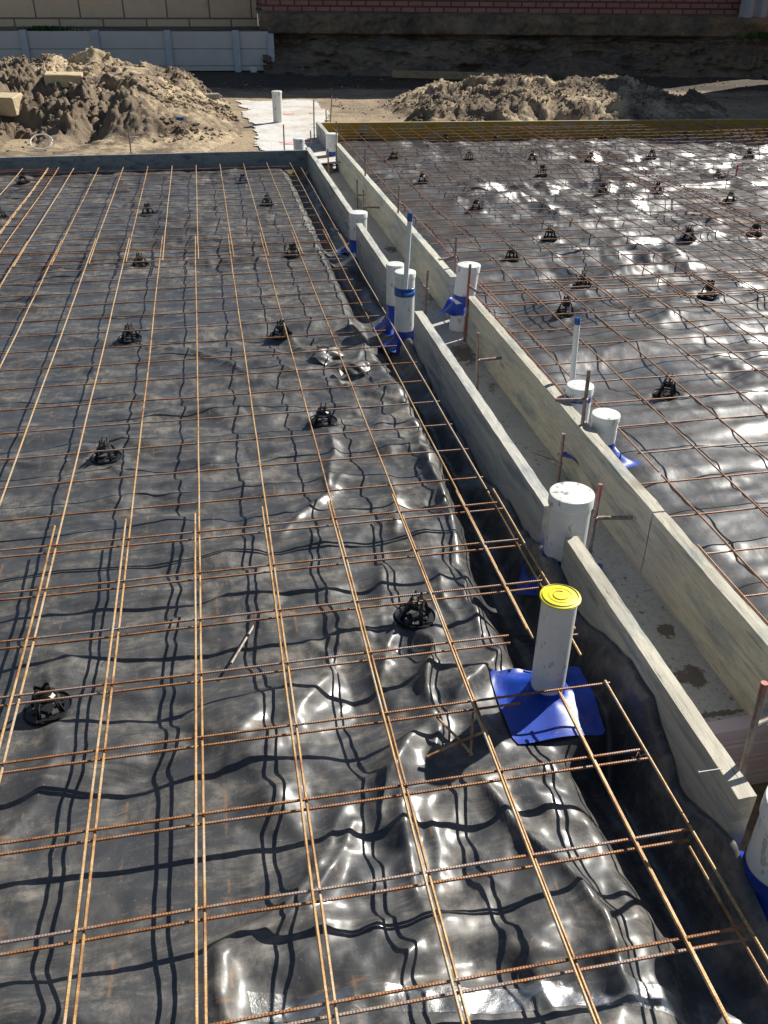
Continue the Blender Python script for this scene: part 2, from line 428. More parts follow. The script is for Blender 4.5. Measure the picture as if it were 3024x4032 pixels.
# ---------------------------------------------------------------- ground surfaces
MH = 0.058
def gz(x, y):        # open ground round the slab: low under the sheets, level outside the forms
    x = np.asarray(x, float); y = np.asarray(y, float)
    out = np.maximum(sstep(7.19, 7.26, y)*sstep(1.30, 1.26, x), sstep(8.92, 9.0, y))
    base = -.30 + .27*out
    base = base + out*(.035*(fbm(x*.9, y*.9, 3)-.5) + .018*(fbm(x*6, y*6, 9)-.5))
    base = base*1.0
    return base
GX = np.concatenate([np.linspace(-60, -8, 14), np.arange(-7.5, 14, .09), np.linspace(15, 70, 14)])
GY = np.concatenate([np.linspace(-40, -3, 10), np.arange(-2.5, 7.0, .25), np.arange(7.05, 17.5, .06), np.linspace(18, 120, 14)])
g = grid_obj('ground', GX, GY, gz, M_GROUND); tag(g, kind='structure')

# folds in the left sheet, traced where they lie (points on the sheet), with height and half-width
def C8(x, y): return ((1500+x*.9186)/1.82278, (3100+y*.9186)/1.82278)
def C5(x, y): return ((1000+x*.60277)/1.82278, (2200+y*.60277)/1.82278)
def C7(x, y): return ((x*.9042)/1.82278, (3100+y*.9042)/1.82278)
def C2(x, y): return ((1000+x*.60277)/1.82278, (1300+y*.60277)/1.82278)
def C4(x, y): return ((x*.66305)/1.82278, (2200+y*.66305)/1.82278)
def C3(x, y): return ((x*.66305)/1.82278, (1300+y*.66305)/1.82278)
FOLDS = [
 ([C5(945,430), C5(860,540), C5(842,680), C5(850,840)], .016, .022),
 ([C5(1085,430), C5(1155,560), C5(1152,800), C5(1135,1020)], .030, .022),
 ([C5(1135,1020), C5(1100,1130), C5(960,1250), C5(900,1400), C5(830,1560), C5(800,1700)], .040, .035),
 ([C5(1190,390), C5(1188,540)], .014, .015),
 ([C5(1600,600), C5(1450,760), C5(1300,900), C5(1230,970)], .026, .02),
 ([C5(370,520), C5(460,600), C5(490,750), C5(400,880), C5(200,1120), C5(0,1250)], .016, .035),
 ([C5(-60,80), C5(150,40), C5(330,-20)], .016, .035),
 ([C5(830,0), C5(860,200), C5(830,420)], .018, .028),
 ([C5(1180,60), C5(1260,200), C5(1290,380)], .016, .022),
 ([C5(1340,0), C5(1390,130), C5(1420,300), C5(1450,480)], .022, .025),
 ([C5(1130,1020), C5(1200,1150), C5(1160,1320)], .018, .022),
 ([C5(600,1500), C5(760,1440), C5(900,1400)], .015, .025),
 ([C8(60,-100), C8(70,100), C8(110,330), C8(190,500)], .040, .040),
 ([C8(190,500), C8(60,560), C8(-60,600)], .016, .02),
 ([C8(430,-20), C8(560,130), C8(700,270), C8(850,450), C8(950,560), C8(1050,800)], .028, .022),
 ([C8(610,700), C8(700,800), C8(760,880)], .018, .03),
 ([C8(1000,700), C8(1080,860)], .02, .03),
 ([C8(0,850), C8(90,700), C8(180,610)], .02, .03),
 ([C7(1500,80), C7(1400,330), C7(1260,530), C7(1080,640), C7(975,705), C7(945,880), C7(980,1000)], .024, .020),
 ([C7(1540,150), C7(1440,380), C7(1290,570), C7(1100,680), C7(1000,740), C7(990,900)], .018, .014),
 ([C7(180,30), C7(90,140), C7(0,240), C7(-80,300)], .018, .04),
 ([C7(960,200), C7(1120,130), C7(1200,0)], .010, .04),
 ([C2(470,620), C2(500,760), C2(530,900), C2(480,1080), C2(330,1210), C2(150,1380)], .020, .028),
 ([C2(300,1240), C2(430,1140), C2(560,1010), C2(640,900)], .010, .02),
 ([C2(880,980), C2(930,1180), C2(920,1320)], .018, .028),
 ([C2(1070,640), C2(1110,820), C2(1190,950), C2(1230,1100), C2(1290,1260), C2(1350,1420)], .030, .028),
 ([C4(1480,830), C4(1530,950), C4(1400,1130), C4(1320,1250)], .012, .03),
 ([C4(330,1020), C4(340,1130), C4(270,1280), C4(200,1420)], .012, .03),
 ([C4(700,520), C4(880,440), C4(1060,350), C4(1220,300), C4(1430,160)], .014, .018),
 ([C4(150,600), C4(350,545), C4(460,600), C4(400,660)], .012, .025),
 ([C3(0,790), C3(350,785), C3(640,800), C3(760,850)], .013, .012),
 ([C3(760,90), C3(980,110), C3(1150,135), C3(1330,190), C3(1500,260)], .016, .018),
 ([C3(60,60), C3(300,30), C3(560,70), C3(740,50)], .012, .018),
 ([C2(0,200), C2(230,270), C2(520,300), C2(640,380), C2(900,430)], .012, .016),
 ([C2(240,100), C2(420,160), C2(640,240), C2(840,300)], .016, .02),
 ([C2(640,200), C2(720,80), C2(770,120)], .014, .02),
]
FW = []
for pts, hh, ww in FOLDS:
    FW.append((np.array([atz(a, b, .0)[:2] for a, b in pts]), hh, ww))
def fold_h(x, y, lst):
    h = np.zeros(np.shape(x))
    for P, hh, ww in lst:
        lo = P.min(0)-ww*5; hi = P.max(0)+ww*5
        m = (x > lo[0]) & (x < hi[0]) & (y > lo[1]) & (y < hi[1])
        if not m.any(): continue
        xx = x[m]; yy = y[m]
        wx = (vn(xx*9, yy*9, 71)-.5)*.03; wy = (vn(xx*9, yy*9, 72)-.5)*.03
        d = np.full(xx.shape, 9.); n = len(P)-1
        tt = np.zeros(xx.shape)
        for i in range(n):
            a = P[i]; b = P[i+1]; ab = b-a; L = (ab**2).sum()+1e-9
            t_ = np.clip(((xx+wx-a[0])*ab[0]+(yy+wy-a[1])*ab[1])/L, 0, 1)
            dd = np.hypot(xx+wx-a[0]-t_*ab[0], yy+wy-a[1]-t_*ab[1])
            better = dd < d; d = np.where(better, dd, d); tt = np.where(better, (i+t_)/n, tt)
        prof = np.exp(-(np.sqrt(d*d+.0035**2)-.0035)/ww*1.15)*np.exp(-(d/(ww*3.2))**2)
        env = .55+.45*np.sin(np.clip(tt, 0, 1)*math.pi)
        h[m] = np.maximum(h[m], 0)+hh*prof*env*(1-.35*np.clip(h[m]/.03, 0, 1))
    return h
random.seed(5)
# bar chairs: pixel of the middle of each base ring
CH_L = [(50,393),(320,462),(303,573),(281,732),(230,989),(105,1532),(577,442),(633,552),(608,724),(698,910),(897,1330),(2,470)]
CH_R = [(850,337),(1014,337),(912,388),(1028,445),(782,290),(962,298),(1072,295),(1150,339),(1276,340),(1171,372),(1304,294),(1303,410),(1421,407),(1188,508),(1105,553),(1260,609),(1223,660),(1409,330),(1550,381),(1578,427),(1488,507),(1632,498),(1530,632),(1619,331),(1443,838),(1480,290),(1655,286)]
CL = np.array([atz(a, b, 0.)[:2] for a, b in CH_L]); CRR = np.array([atz(a, b, 0.)[:2] for a, b in CH_R])
def chair_marks(x, y, cs, sd):
    h = np.zeros(np.shape(x)); flat = np.ones(np.shape(x))
    for i, c in enumerate(cs):
        dx = x-c[0]; dy = y-c[1]; m = (np.abs(dx) < .3) & (np.abs(dy) < .3)
        if not m.any(): continue
        d = np.hypot(dx[m], dy[m]); a = np.arctan2(dy[m], dx[m])
        rays = np.zeros(d.shape)
        for k in range(5):
            a0 = _h(np.array([i*7.+k]), np.array([3.]), sd)[0]*2*math.pi
            da = np.abs(np.angle(np.exp(1j*(a-a0))))
            rays += np.exp(-(da*d/.016)**1.3)*np.cos(np.minimum(da, 1.5))*np.exp(-np.clip(d-.05, 0, 1)/.06)
        h[m] += .011*rays*sstep(.045, .07, d)
        flat[m] *= sstep(.04, .085, d)*.9+.1
    return h, flat
def memL(x, y):
    x = np.asarray(x, float); y = np.asarray(y, float)
    wx = (fbm(x*2.1, y*2.1, 41, 3)-.5)*.9; wy = (fbm(x*2.1, y*2.1, 51, 3)-.5)*.9
    amp = .35+1.1*sstep(.42, .66, fbm(x*.8, y*.55, 61, 3))
    near = sstep(1.7, .4, y)*sstep(-.3, .35, x)
    far = sstep(1.2, 5.0, y)
    cm = sstep(.42, .62, fbm(x*2.2, y*2.2, 19, 3))
    W = lambda u_, v_, s_: np.minimum(worley(u_, v_, s_), 1.1)**2-.3
    ux = x+.05*(fbm(x*6, y*6, 42, 2)-.5); uy = y+.05*(fbm(x*6, y*6, 43, 2)-.5)
    h = .014*(fbm(x*1.1, y*1.1, 1, 3)-.5)
    cx2 = x+.07*(fbm(x*3.1, y*3.1, 44, 2)-.5); cy2 = y+.07*(fbm(x*3.1, y*3.1, 45, 2)-.5)
    cr_ = sstep(.38, .60, fbm(x*1.5, y*1.1, 46, 3))*.9+.18
    h = h + cr_*(.022+.012*near)*tri(cx2*3.3, cy2*5.0, 301, .2)*(1-.2*far)
    h = h + cr_*(.015+.010*near)*tri(cx2*7, cy2*10, 302, 1.1)*(1+.5*far)
    h = h + cr_*(.0065+.005*near)*tri(cx2*16, cy2*20, 303, .7)*(1+.3*far)
    h = h + (.4+.8*cr_)*(1-.7*near)*.026*tri(cx2*1.7+wx*.5, cy2*9.5+wy*1.2, 305, .05)
    h = h + (.4+.8*cr_)*(1-.6*near)*.010*tri(cx2*4.0+wx, cy2*21+wy*2, 306, -.08)
    h = h + .030*sstep(1.6, .6, y)*sstep(.5, -.2, x)*tri(cx2*4.2, cy2*1.9, 307, .5)*sstep(.45, .6, fbm(x*1.9, y*1.9, 47, 2))
    h = h + near*.022*tri(cx2*7.5+cy2*1.5, cy2*2.2, 308, .1)
    h = h + cr_*(.0012+.0016*near)*tri(cx2*42, cy2*44, 304, .1)
    h = h + amp*.014*W(ux*1.7+wx, uy*3.4+wy, 11)*(1-.4*near)
    h = h + amp*(.3+.9*cm)*.010*(1+.7*far)*W(ux*3.4+wx*2, uy*8+wy*2, 12)
    h = h + amp*(.3+.9*cm)*.005*(1+.8*far)*W(ux*8+wx*4, uy*17+wy*4, 18)*(1-.5*near)
    h = h + near*.019*W(ux*4.6+wx*1.6+uy*.8, uy*2.0+wy, 13)
    h = h + near*(.35+.9*cm)*.010*W(ux*9+wx*3, uy*7.5+wy*3, 14)
    h = h + (.15+near)*(.2+cm)*.003*W(ux*20+wx*6, uy*17+wy*6, 20)
    m, flat = chair_marks(x, y, CL, 3)
    h = (h + fold_h(x, y, FW))*flat + m
    h = h-.006*(near+far*.6); h = np.where(h > .026, .026+.014*np.tanh((h-.026)/.014), h)
    # the sheet drops into the edge-beam trench and climbs the form
    lip = .735+.05*(vn(y*2.2, y*0+.5, 21)-.5)+.06*sstep(.9, 1.9, y)*sstep(3.0, 2.2, y)
    tz = -.115-.035*vn(y*1.7, y*0, 22)
    tz = tz*(1-.35*sstep(3.6, 5, y))
    down = sstep(0, .12, x-lip)
    up = sstep(.90, .985, x)
    yy = y
    edge = np.interp(yy, [-.3,-.02,.07,.18,.25,.30,.34,.46,.51,.59,.68,.79,.86,.92,1.2,1.38,1.67,1.87,2.4,2.6,2.85,3.2,3.7,4.25,4.5,4.8,5.7,7.2],
                     [-.09,.037,.0,-.03,.005,.03,.07,.075,.051,.036,-.005,.0,.02,.03,-.03,-.03,-.08,-.07,-.09,-.05,-.03,-.1,-.12,-.13,-.07,-.06,-.10,-.05])
    out = h*(1-.55*down)
    out = out + down*tz*(1-up) + up*edge + up*(-h)
    out = out + down*(1-up)*.02*(ridge(x*3, y*2.2+wx, 23, 1.5)-.5)
    out = out + down*(1-up)*(.022*tri(x*7, y*5, 320, .4)+.012*tri(x*15, y*12, 321, .9))
    sh = sstep(.19, .11, np.hypot(x-.79, y-.455))
    return out*(1-sh) + sh*(-.022)
def ysp(y0, y1, a, b, yr):
    ys = [y0]
    while ys[-1] < y1: ys.append(ys[-1]+a+(b-a)*max(0, min(1, ys[-1]/yr)))
    return np.array(ys)
XL = np.concatenate([np.arange(-4, -1.6, .03), np.arange(-1.6, -.7, .011), np.arange(-.7, .6, .0065), np.arange(.6, .9895, .006), np.array([.9895])])
ml = grid_obj('plastic_membrane', XL, ysp(-2.0, 7.17, .0065, .02, 5), memL, M_MEML)
tag(ml, 'creased black plastic sheet under the rusty mesh left of the board channel', 'plastic sheet')
# flap of the same laying beyond the near end of the board
def memN(x, y):
    wx = (fbm(x*2.1, y*2.1, 41, 3)-.5)
    return -.09-.06*sstep(.99, 1.10, x)+.02*ridge(x*4+wx, y*3, 33, 1.5)+.055*sstep(1.02, .985, x)*sstep(-.3, -.05, y)
nf = grid_obj('plastic_flap', np.arange(.99, 1.9, .012), np.arange(-1.6, -.004, .012), memN, M_MEML)
tag(nf, 'dark end of black plastic sheet tucked below the near end of the board', 'plastic sheet')

def memR(x, y):
    x = np.asarray(x, float); y = np.asarray(y, float)
    wx = (fbm(x*1.9, y*1.9, 141, 3)-.5)*1.0; wy = (fbm(x*1.9, y*1.9, 151, 3)-.5)*1.0
    amp = .5+1.0*sstep(.4, .66, fbm(x*.7, y*.5, 161, 3))
    far = sstep(2.0, 6.0, y)
    cm = sstep(.40, .62, fbm(x*1.6, y*1.6, 119, 3))
    W = lambda u_, v_, s_: np.minimum(worley(u_, v_, s_), 1.1)**2-.3
    ux = x+.06*(fbm(x*5, y*5, 142, 2)-.5); uy = y+.06*(fbm(x*5, y*5, 143, 2)-.5)
    h = .018*(fbm(x*1.1, y*1.1, 101, 3)-.5)
    cx2 = x+.08*(fbm(x*2.7, y*2.7, 144, 2)-.5); cy2 = y+.08*(fbm(x*2.7, y*2.7, 145, 2)-.5)
    cr_ = sstep(.36, .60, fbm(x*1.2, y*1.0, 146, 3))*.8+.35
    h = h + cr_*.034*tri(cx2*2.9, cy2*4.2, 311, .5)
    h = h + cr_*.058*tri(cx2*2.0+cy2*1.0+wx*.6, cy2*8.0+wy, 312, .1)
    h = h + cr_*.036*tri(cx2*7.5+wx, cy2*2.6+wy*.8, 315, -.35)*sstep(.42, .58, fbm(x*1.3, y*1.3, 147, 2))
    h = h + cr_*.020*tri(cx2*5.5, cy2*17, 313, .1)*(1+.2*far)
    h = h + cr_*.0045*tri(cx2*30, cy2*31, 314, .1)
    h = h + amp*.020*W(ux*1.5+wx+y*.6, uy*2.3+wy-x*.3, 111)
    h = h + (.5+.7*cm)*(.7+.6*far)*.010*W(ux*3.6+wx*2, uy*4.8+wy*2, 112)
    h = h + (.35+cm)*(.7+.8*far)*.006*W(ux*8+wx*3, uy*9.5+wy*3, 114)
    h = h + (.3+cm)*.002*W(ux*18+wx*5, uy*19+wy*5, 118)
    m, flat = chair_marks(x, y, CRR, 9)
    h = h*flat + m
    h = h-.014; h = np.where(h > .030, .030+.010*np.tanh((h-.030)/.010), h)
    hol = np.exp(-(((x-1.62)/.22)**2+((y-3.15)/.30)**2))+np.exp(-(((x-1.75)/.25)**2+((y-2.3)/.20)**2))*.6
    h = h - .07*hol
    h = h - .03*sstep(1.55, 1.36, x)
    return h - .012 - (.035+.012*(x-1.3))*sstep(8.35, 8.9, y) - .006*(x-1.3)*sstep(4, 8.3, y)
XR = np.concatenate([np.arange(1.334, 3.4, .011), np.arange(3.4, 10.2, .017)])
mr = grid_obj('plastic_membrane', XR, ysp(-1.2, 8.98, .012, .022, 6), memR, M_MEMR, keep=lambda X, Y: Y < 8.965)
tag(mr, 'bright rippled black plastic sheet under the mesh right of the board channel', 'plastic sheet')

# channel between the boards
def flz(x, y): return -.085+.012*(fbm(x*3, y*3, 77)-.5)+.004*(fbm(x*25, y*25, 78)-.5)
fl = grid_obj('channel_floor', np.arange(1.02, 1.332, .012), np.arange(.385, 8.6, .02), flz, M_FLOOR); tag(fl, kind='structure')
# extra ledge of the floor under the gaps in the boards is part of the same bed
# white screed path beyond
def padz(x, y): return gz(np.minimum(x, 1.2), y)+.012+.004*(fbm(x*14, y*14, 88)-.5)
def padkeep(X, Y):
    e = (fbm(X*3, Y*3, 89)-.5)*.5+(fbm(X*14, Y*14, 90)-.5)*.25
    return (X > .60+.04*np.sin(Y*1.3)+e*.5+.06*sstep(9.6, 8.4, Y)) & (X < 1.66+e*.5-.30*sstep(10.8, 9.4, Y)) & (Y < 12.25+e*.5)
pd = grid_obj('concrete_path', np.arange(-.4, 2.4, .014), np.arange(7.36, 12.8, .018), padz, M_PAD, keep=padkeep); tag(pd, kind='structure')

# ---------------------------------------------------------------- spoil heaps
def clod(x, y, s_, r=.5):
    w_ = worley(x, y, s_); pick = vn(x*.6+9, y*.6, s_+31)
    return np.sqrt(np.clip((r*(.35+.9*pick))**2-w_**2, 0, None))
def lumps(x, y, s):
    wx = (fbm(x*2.3, y*2.3, s+40, 3)-.5)*.5; wy = (fbm(x*2.3, y*2.3, s+41, 3)-.5)*.5
    h = .13*(ridge(x*1.05+wx, y*.95+wy, s, 1.3)-.5)
    h = h + .13*(sstep(.46, .54, fbm(x*1.5+wx, y*1.3+wy, s+2, 4))-.5) + .06*(sstep(.47, .53, fbm(x*3.6+wx*3, y*3.2+wy*3, s+5, 4))-.5)
    k = sstep(.36, .56, fbm(x*1.1, y*1.1, s+8, 3))
    h = h + (.25+.75*k)*(.055*clod(x*4.6+wx*2, y*4.1, s+2) + .085*clod(x*10, y*9, s+3) + .055*clod(x*19, y*17, s+4))
    return h + .045*(fbm(x*8, y*8, s+6)-.5) + (.03+.06*k)*(fbm(x*26, y*24, s+7)-.5)
def heapL(x, y):
    x = np.asarray(x, float); y = np.asarray(y, float)
    sc_ = 8.75+.55*(fbm(x*1.3, x*0+2, 210, 3)-.5)*2
    xr = sstep(.72, -.75, x+.18*(y-10)*.3)
    front = sstep(sc_-.25, sc_+.85+.9*sstep(-1.2, .2, x), y); back = sstep(13.3, 12.0, y)
    env = xr*front*back*sstep(-4.9, -3.6, x)
    z = env*(.33+.07*sstep(9.8, 11.8, y))
    z = z + .13*np.exp(-(((x+.15)/.30)**2+((y-12.0)/.4)**2)) + .07*np.exp(-(((x+1.1)/.5)**2+((y-12.0)/.5)**2))
    z = z - .20*np.exp(-(((x+1.0-.25*(y-9.2))/.16)**2+((y-9.3)/.65)**2)) - .14*np.exp(-(((x+1.75)/.22)**2+((y-9.0)/.4)**2)) + .10*np.exp(-(((x+1.3)/.28)**2+((y-8.75)/.28)**2))
    rill = (ridge((x*.9-y*.5)*2.6, (x*.5+y*.9)*.7, 230, 2)-.4)*.05*sstep(-1, -.2, x)*env
    amp = .30+.70*sstep(-.2, -.9, x+.15*(y-10))+.25*np.exp(-(((x+.1)/.5)**2+((y-12.0)/.5)**2))
    return z + lumps(x, y, 200)*amp*sstep(.0, .45, env+.12*sstep(.5, -.3, x)*sstep(8.0, 8.5, y)) + rill - .10*sstep(.06, .0, env)*sstep(-.0, .4, x)
hx = np.arange(-4.8, 1.0, .016); hy = np.arange(8.02, 13.3, .02)
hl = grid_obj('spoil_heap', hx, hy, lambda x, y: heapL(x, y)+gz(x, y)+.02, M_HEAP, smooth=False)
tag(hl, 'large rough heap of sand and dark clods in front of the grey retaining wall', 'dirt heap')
def heapR(x, y):
    x = np.asarray(x, float); y = np.asarray(y, float)
    d = np.sqrt(((x-4.75)/2.3)**2+((y-11.1)/1.75)**2); env = np.clip(1-d**1.8, -.6, 1)
    z = .25*np.clip(env, 0, 1)**.8
    d2 = np.sqrt(((x-3.2)/.8)**2+((y-9.75)/.45)**2); e2 = np.clip(1-d2**2, -.6, 1); z = z+.11*np.clip(e2, 0, 1)
    d3 = np.sqrt(((x-4.3)/1.2)**2+((y-9.7)/.7)**2); e3 = np.clip(1-d3**2, -.6, 1); z = z+.07*np.clip(e3, 0, 1)
    e = np.maximum(np.maximum(env, e2*.8), e3*.8)
    return z + lumps(x+9, y, 300)*.66*sstep(-.05, .35, e) - .12*sstep(.05, -.3, e)
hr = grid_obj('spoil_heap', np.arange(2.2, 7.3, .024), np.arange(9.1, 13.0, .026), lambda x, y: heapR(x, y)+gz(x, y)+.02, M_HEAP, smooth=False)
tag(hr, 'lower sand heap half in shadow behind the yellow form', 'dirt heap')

def clods(name, hf, x0, x1, y0, y1, n, seed, label, keep, smin=.008, smax=.035):
    rnd = random.Random(seed); rs = np.random.RandomState(seed)
    X = rs.uniform(x0, x1, n*3); Y = rs.uniform(y0, y1, n*3); kp = keep(X, Y); X = X[kp][:n]; Y = Y[kp][:n]; Z = hf(X, Y)
    ov = np.array([(1,0,0),(-1,0,0),(0,1,0),(0,-1,0),(0,0,1),(0,0,-1),(.6,.6,.6),(-.6,.6,.5),(.6,-.6,.5),(-.6,-.6,.6)])
    of = [(0,6,8),(0,2,6),(6,2,7),(6,7,4),(6,4,8),(8,4,9),(4,7,9),(7,1,9),(7,2,1),(9,1,3),(9,3,8),(8,3,0),(0,5,2),(2,5,1),(1,5,3),(3,5,0)]
    V = []; F = []
    for x, y, z in zip(X, Y, Z):
        r_ = smin+(smax-smin)*rnd.random()**3; a = rnd.uniform(0, 6.28); k = len(V); c, s_ = math.cos(a), math.sin(a)
        sc3 = (rnd.uniform(.7, 1.4), rnd.uniform(.7, 1.2), rnd.uniform(.6, 1.0))
        for p in ov:
            j = rnd.uniform(.75, 1.2); px_, py_, pz_ = p[0]*sc3[0]*j, p[1]*sc3[1]*j, p[2]*sc3[2]*j
            V.append((x+r_*(px_*c-py_*s_), y+r_*(px_*s_+py_*c), z+r_*(pz_+.25)))
        F += [tuple(q+k for q in f) for f in of]
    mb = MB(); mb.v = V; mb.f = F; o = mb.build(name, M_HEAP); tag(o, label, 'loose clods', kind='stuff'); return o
_z1 = lambda x, y: heapL(x, y)+gz(x, y)+.02
_z2 = lambda x, y: heapR(x, y)+gz(x, y)+.02
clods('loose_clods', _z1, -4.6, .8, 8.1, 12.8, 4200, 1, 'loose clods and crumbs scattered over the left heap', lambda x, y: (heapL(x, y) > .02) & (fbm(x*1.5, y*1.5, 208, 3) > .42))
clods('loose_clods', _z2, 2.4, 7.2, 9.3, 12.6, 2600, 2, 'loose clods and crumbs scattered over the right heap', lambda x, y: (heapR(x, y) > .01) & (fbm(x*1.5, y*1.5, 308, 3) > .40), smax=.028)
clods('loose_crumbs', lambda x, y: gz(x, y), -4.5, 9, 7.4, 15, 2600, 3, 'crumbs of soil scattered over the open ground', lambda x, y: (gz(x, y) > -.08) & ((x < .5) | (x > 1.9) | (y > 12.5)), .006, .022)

# bank cut below the brick wall
def by(x): return 16.35-.17*(x-1.5)
s = np.arange(1.25, 13.5, .035); tt = np.linspace(0, 1, 60)
S, T = np.meshgrid(s, tt)
pz = np.interp(T, [0, .12, .55, .72, .78, .97, 1], [-.08, .05, .42, .50, .56, .86, .93])
py = np.interp(T, [0, .12, .55, .72, .78, .97, 1], [-.5, .0, .75, .95, .72, .80, 1.5])
nz = lumps(S*1.1, T*3, 400)
ledge = sstep(.7, .76, T)
bw = (1.2*nz*(1-.6*ledge)+.25*(fbm(S*.8, T*2, 412)-.5))*sstep(1.0, .97, T)
bk = grid_mesh('earth_bank', S, by(S)+py-bw, pz+.10*nz*(T > .02)*(T < .76), M_BANK, smooth=False); tag(bk, kind='structure')

# ---------------------------------------------------------------- background walls
wl = empty('retaining_wall', (1.2, 16.75, 0)); tag(wl, 'low grey concrete sleeper retaining wall with pale steel posts below the limestone', 'retaining wall')
def wp(x): return 16.89-.056*(x+3.33)
px = [-5.3, -4.07, -2.83, -1.62, -.39, .80, 1.41]
for i in range(len(px)-1):
    a, b = px[i]+.035, px[i+1]-.035
    for z0, z1 in ((-.02, .055), (.062, .325), (.332, .60)):
        mb = MB(); y0 = wp(a); y1 = wp(b)
        mb.add([(a,y0,z0),(b,y1,z0),(b,y1+.07,z0),(a,y0+.07,z0),(a,y0,z1),(b,y1,z1),(b,y1+.07,z1),(a,y0+.07,z1)],
               [(0,3,2,1),(4,5,6,7),(0,1,5,4),(1,2,6,5),(2,3,7,6),(3,0,4,7)])
        o = mb.build('sleeper', M_SLEEPER, None, bevel=.006); o.parent = wl; o.matrix_parent_inverse = Matrix.Translation((-1.2, -16.75, 0))
for i, p in enumerate(px):
    mb = MB(); y = wp(p); tp = .62 if i < 6 else .57; hw = .055
    mb.box(p-hw, p+hw, y-.045, y-.033, -.05, tp).box(p-.008, p+.008, y-.033, y+.08, -.05, tp).box(p-hw, p+hw, y+.08, y+.092, -.05, tp)
    o = mb.build('post', M_POST, None); o.parent = wl; o.matrix_parent_inverse = Matrix.Translation((-1.2, -16.75, 0))
# filled ground behind it
fb = MB(); fb.box(-14, 1.36, 16.98, 22, -.1, .585); o = fb.build('retained_ground', M_BANK); tag(o, kind='structure')
mb = MB(); mb.box(-14, 1.335, 18.9, 19.2, .5, 2.1); o = mb.build('limestone_wall', M_LIME); tag(o, 'tan limestone block wall behind the grey retaining wall', 'wall')
# brick house wall (its roofline is above the picture) and side block that shades the far right
mb = MB(); a = 16.35+.95
mb.add([(1.36, 17.55, .80), (12.0, 15.75, .80), (12.0, 20, .80), (1.36, 21, .80), (1.36, 17.55, 6.5), (12.0, 15.75, 6.5), (12.0, 20, 6.5), (1.36, 21, 6.5)],
       [(0,3,2,1),(4,5,6,7),(0,1,5,4),(1,2,6,5),(2,3,7,6),(3,0,4,7)])
bh = empty('brick_house', (1.4, 17.5, 0)); tag(bh, 'dark red brick house wall standing on the cut bank', 'building')
o = mb.build('brick_wall', M_BRICK, None); o.parent = bh; o.matrix_parent_inverse = Matrix.Translation((-1.4, -17.5, 0))
mb = MB()
S, T = np.meshgrid(np.arange(1.36, 12.0, .05), np.linspace(0, 1, 14))
nn = fbm(S*2.2, T*2, 431); yb = 17.55-(S-1.36)*1.8/10.64
o = grid_mesh('footing', S, yb-.10-.16*(nn-.3)*np.sin(T*math.pi)**.4, .58+.235*T+.05*(fbm(S*1.2, S*0, 433)-.5)*(1-T)*2, M_CONC, smooth=False)
o.parent = bh; o.matrix_parent_inverse = Matrix.Translation((-1.4, -17.5, 0))
mb = MB(); mb.box(11.0, 19, 11.7, 14.4, -.1, 6.0); o = mb.build('side_building', M_BRICK); tag(o, 'plain brick side building just beyond the right edge whose shadow falls across the far corner', 'building')
# corrugated fence, far right
mb = MB(); V = []; F = []; n = 0
p0 = aty(1585, 75, 15.75); x0 = p0[0]
for i in range(180):
    x = x0+i*.022; ph = (i*.022/.27) % 1; dy = .05*max(-1, min(1, 2.2*math.sin(ph*2*math.pi)))
    for z in (.45, 2.3): V.append((x, 15.70+dy-.01*i*.022, z))
for i in range(179): F.append((2*i, 2*i+2, 2*i+3, 2*i+1))
mb.add(V, F); o = mb.build('corrugated_fence', M_METAL)
sm = o.modifiers.new('t', 'SOLIDIFY'); sm.thickness = .004
tag(o, 'pale grey corrugated metal fence in the top right corner beside the bricks', 'fence')
def weed(name, c, w_, h_, n_, label):
    rnd = random.Random(int(c[0]*100)); mb = MB()
    for i in range(n_):
        x = c[0]+rnd.gauss(0, w_); y = c[1]+rnd.uniform(-.05, .05); a = rnd.uniform(0, 6.28); l = h_*rnd.uniform(.5, 1.2); q = rnd.uniform(.006, .016)
        dx, dy = math.cos(a), math.sin(a); lean = rnd.uniform(.2, .9)*l
        z = c[2]+rnd.uniform(0, .02)
        mb.add([(x-dy*q, y+dx*q, z), (x+dy*q, y-dx*q, z), (x+dx*lean*.6+dy*q, y+dy*lean*.6-dx*q, z+l*.7), (x+dx*lean*.6-dy*q, y+dy*lean*.6+dx*q, z+l*.7), (x+dx*lean, y+dy*lean, z+l*.8)],
               [(0, 1, 2, 3), (3, 2, 4)])
    o = mb.build(name, M_LEAF); tag(o, label, 'weeds')
q = aty(100, 60, 17.0); weed('weeds', (q[0], 17.05, .585), .22, .09, 320, 'low green weeds growing along the top of the grey retaining wall')
q = aty(1648, 78, 15.45); weed('weeds', (q[0], 15.4, q[2]-.05), .22, .12, 260, 'dark green weeds at the foot of the corrugated fence')

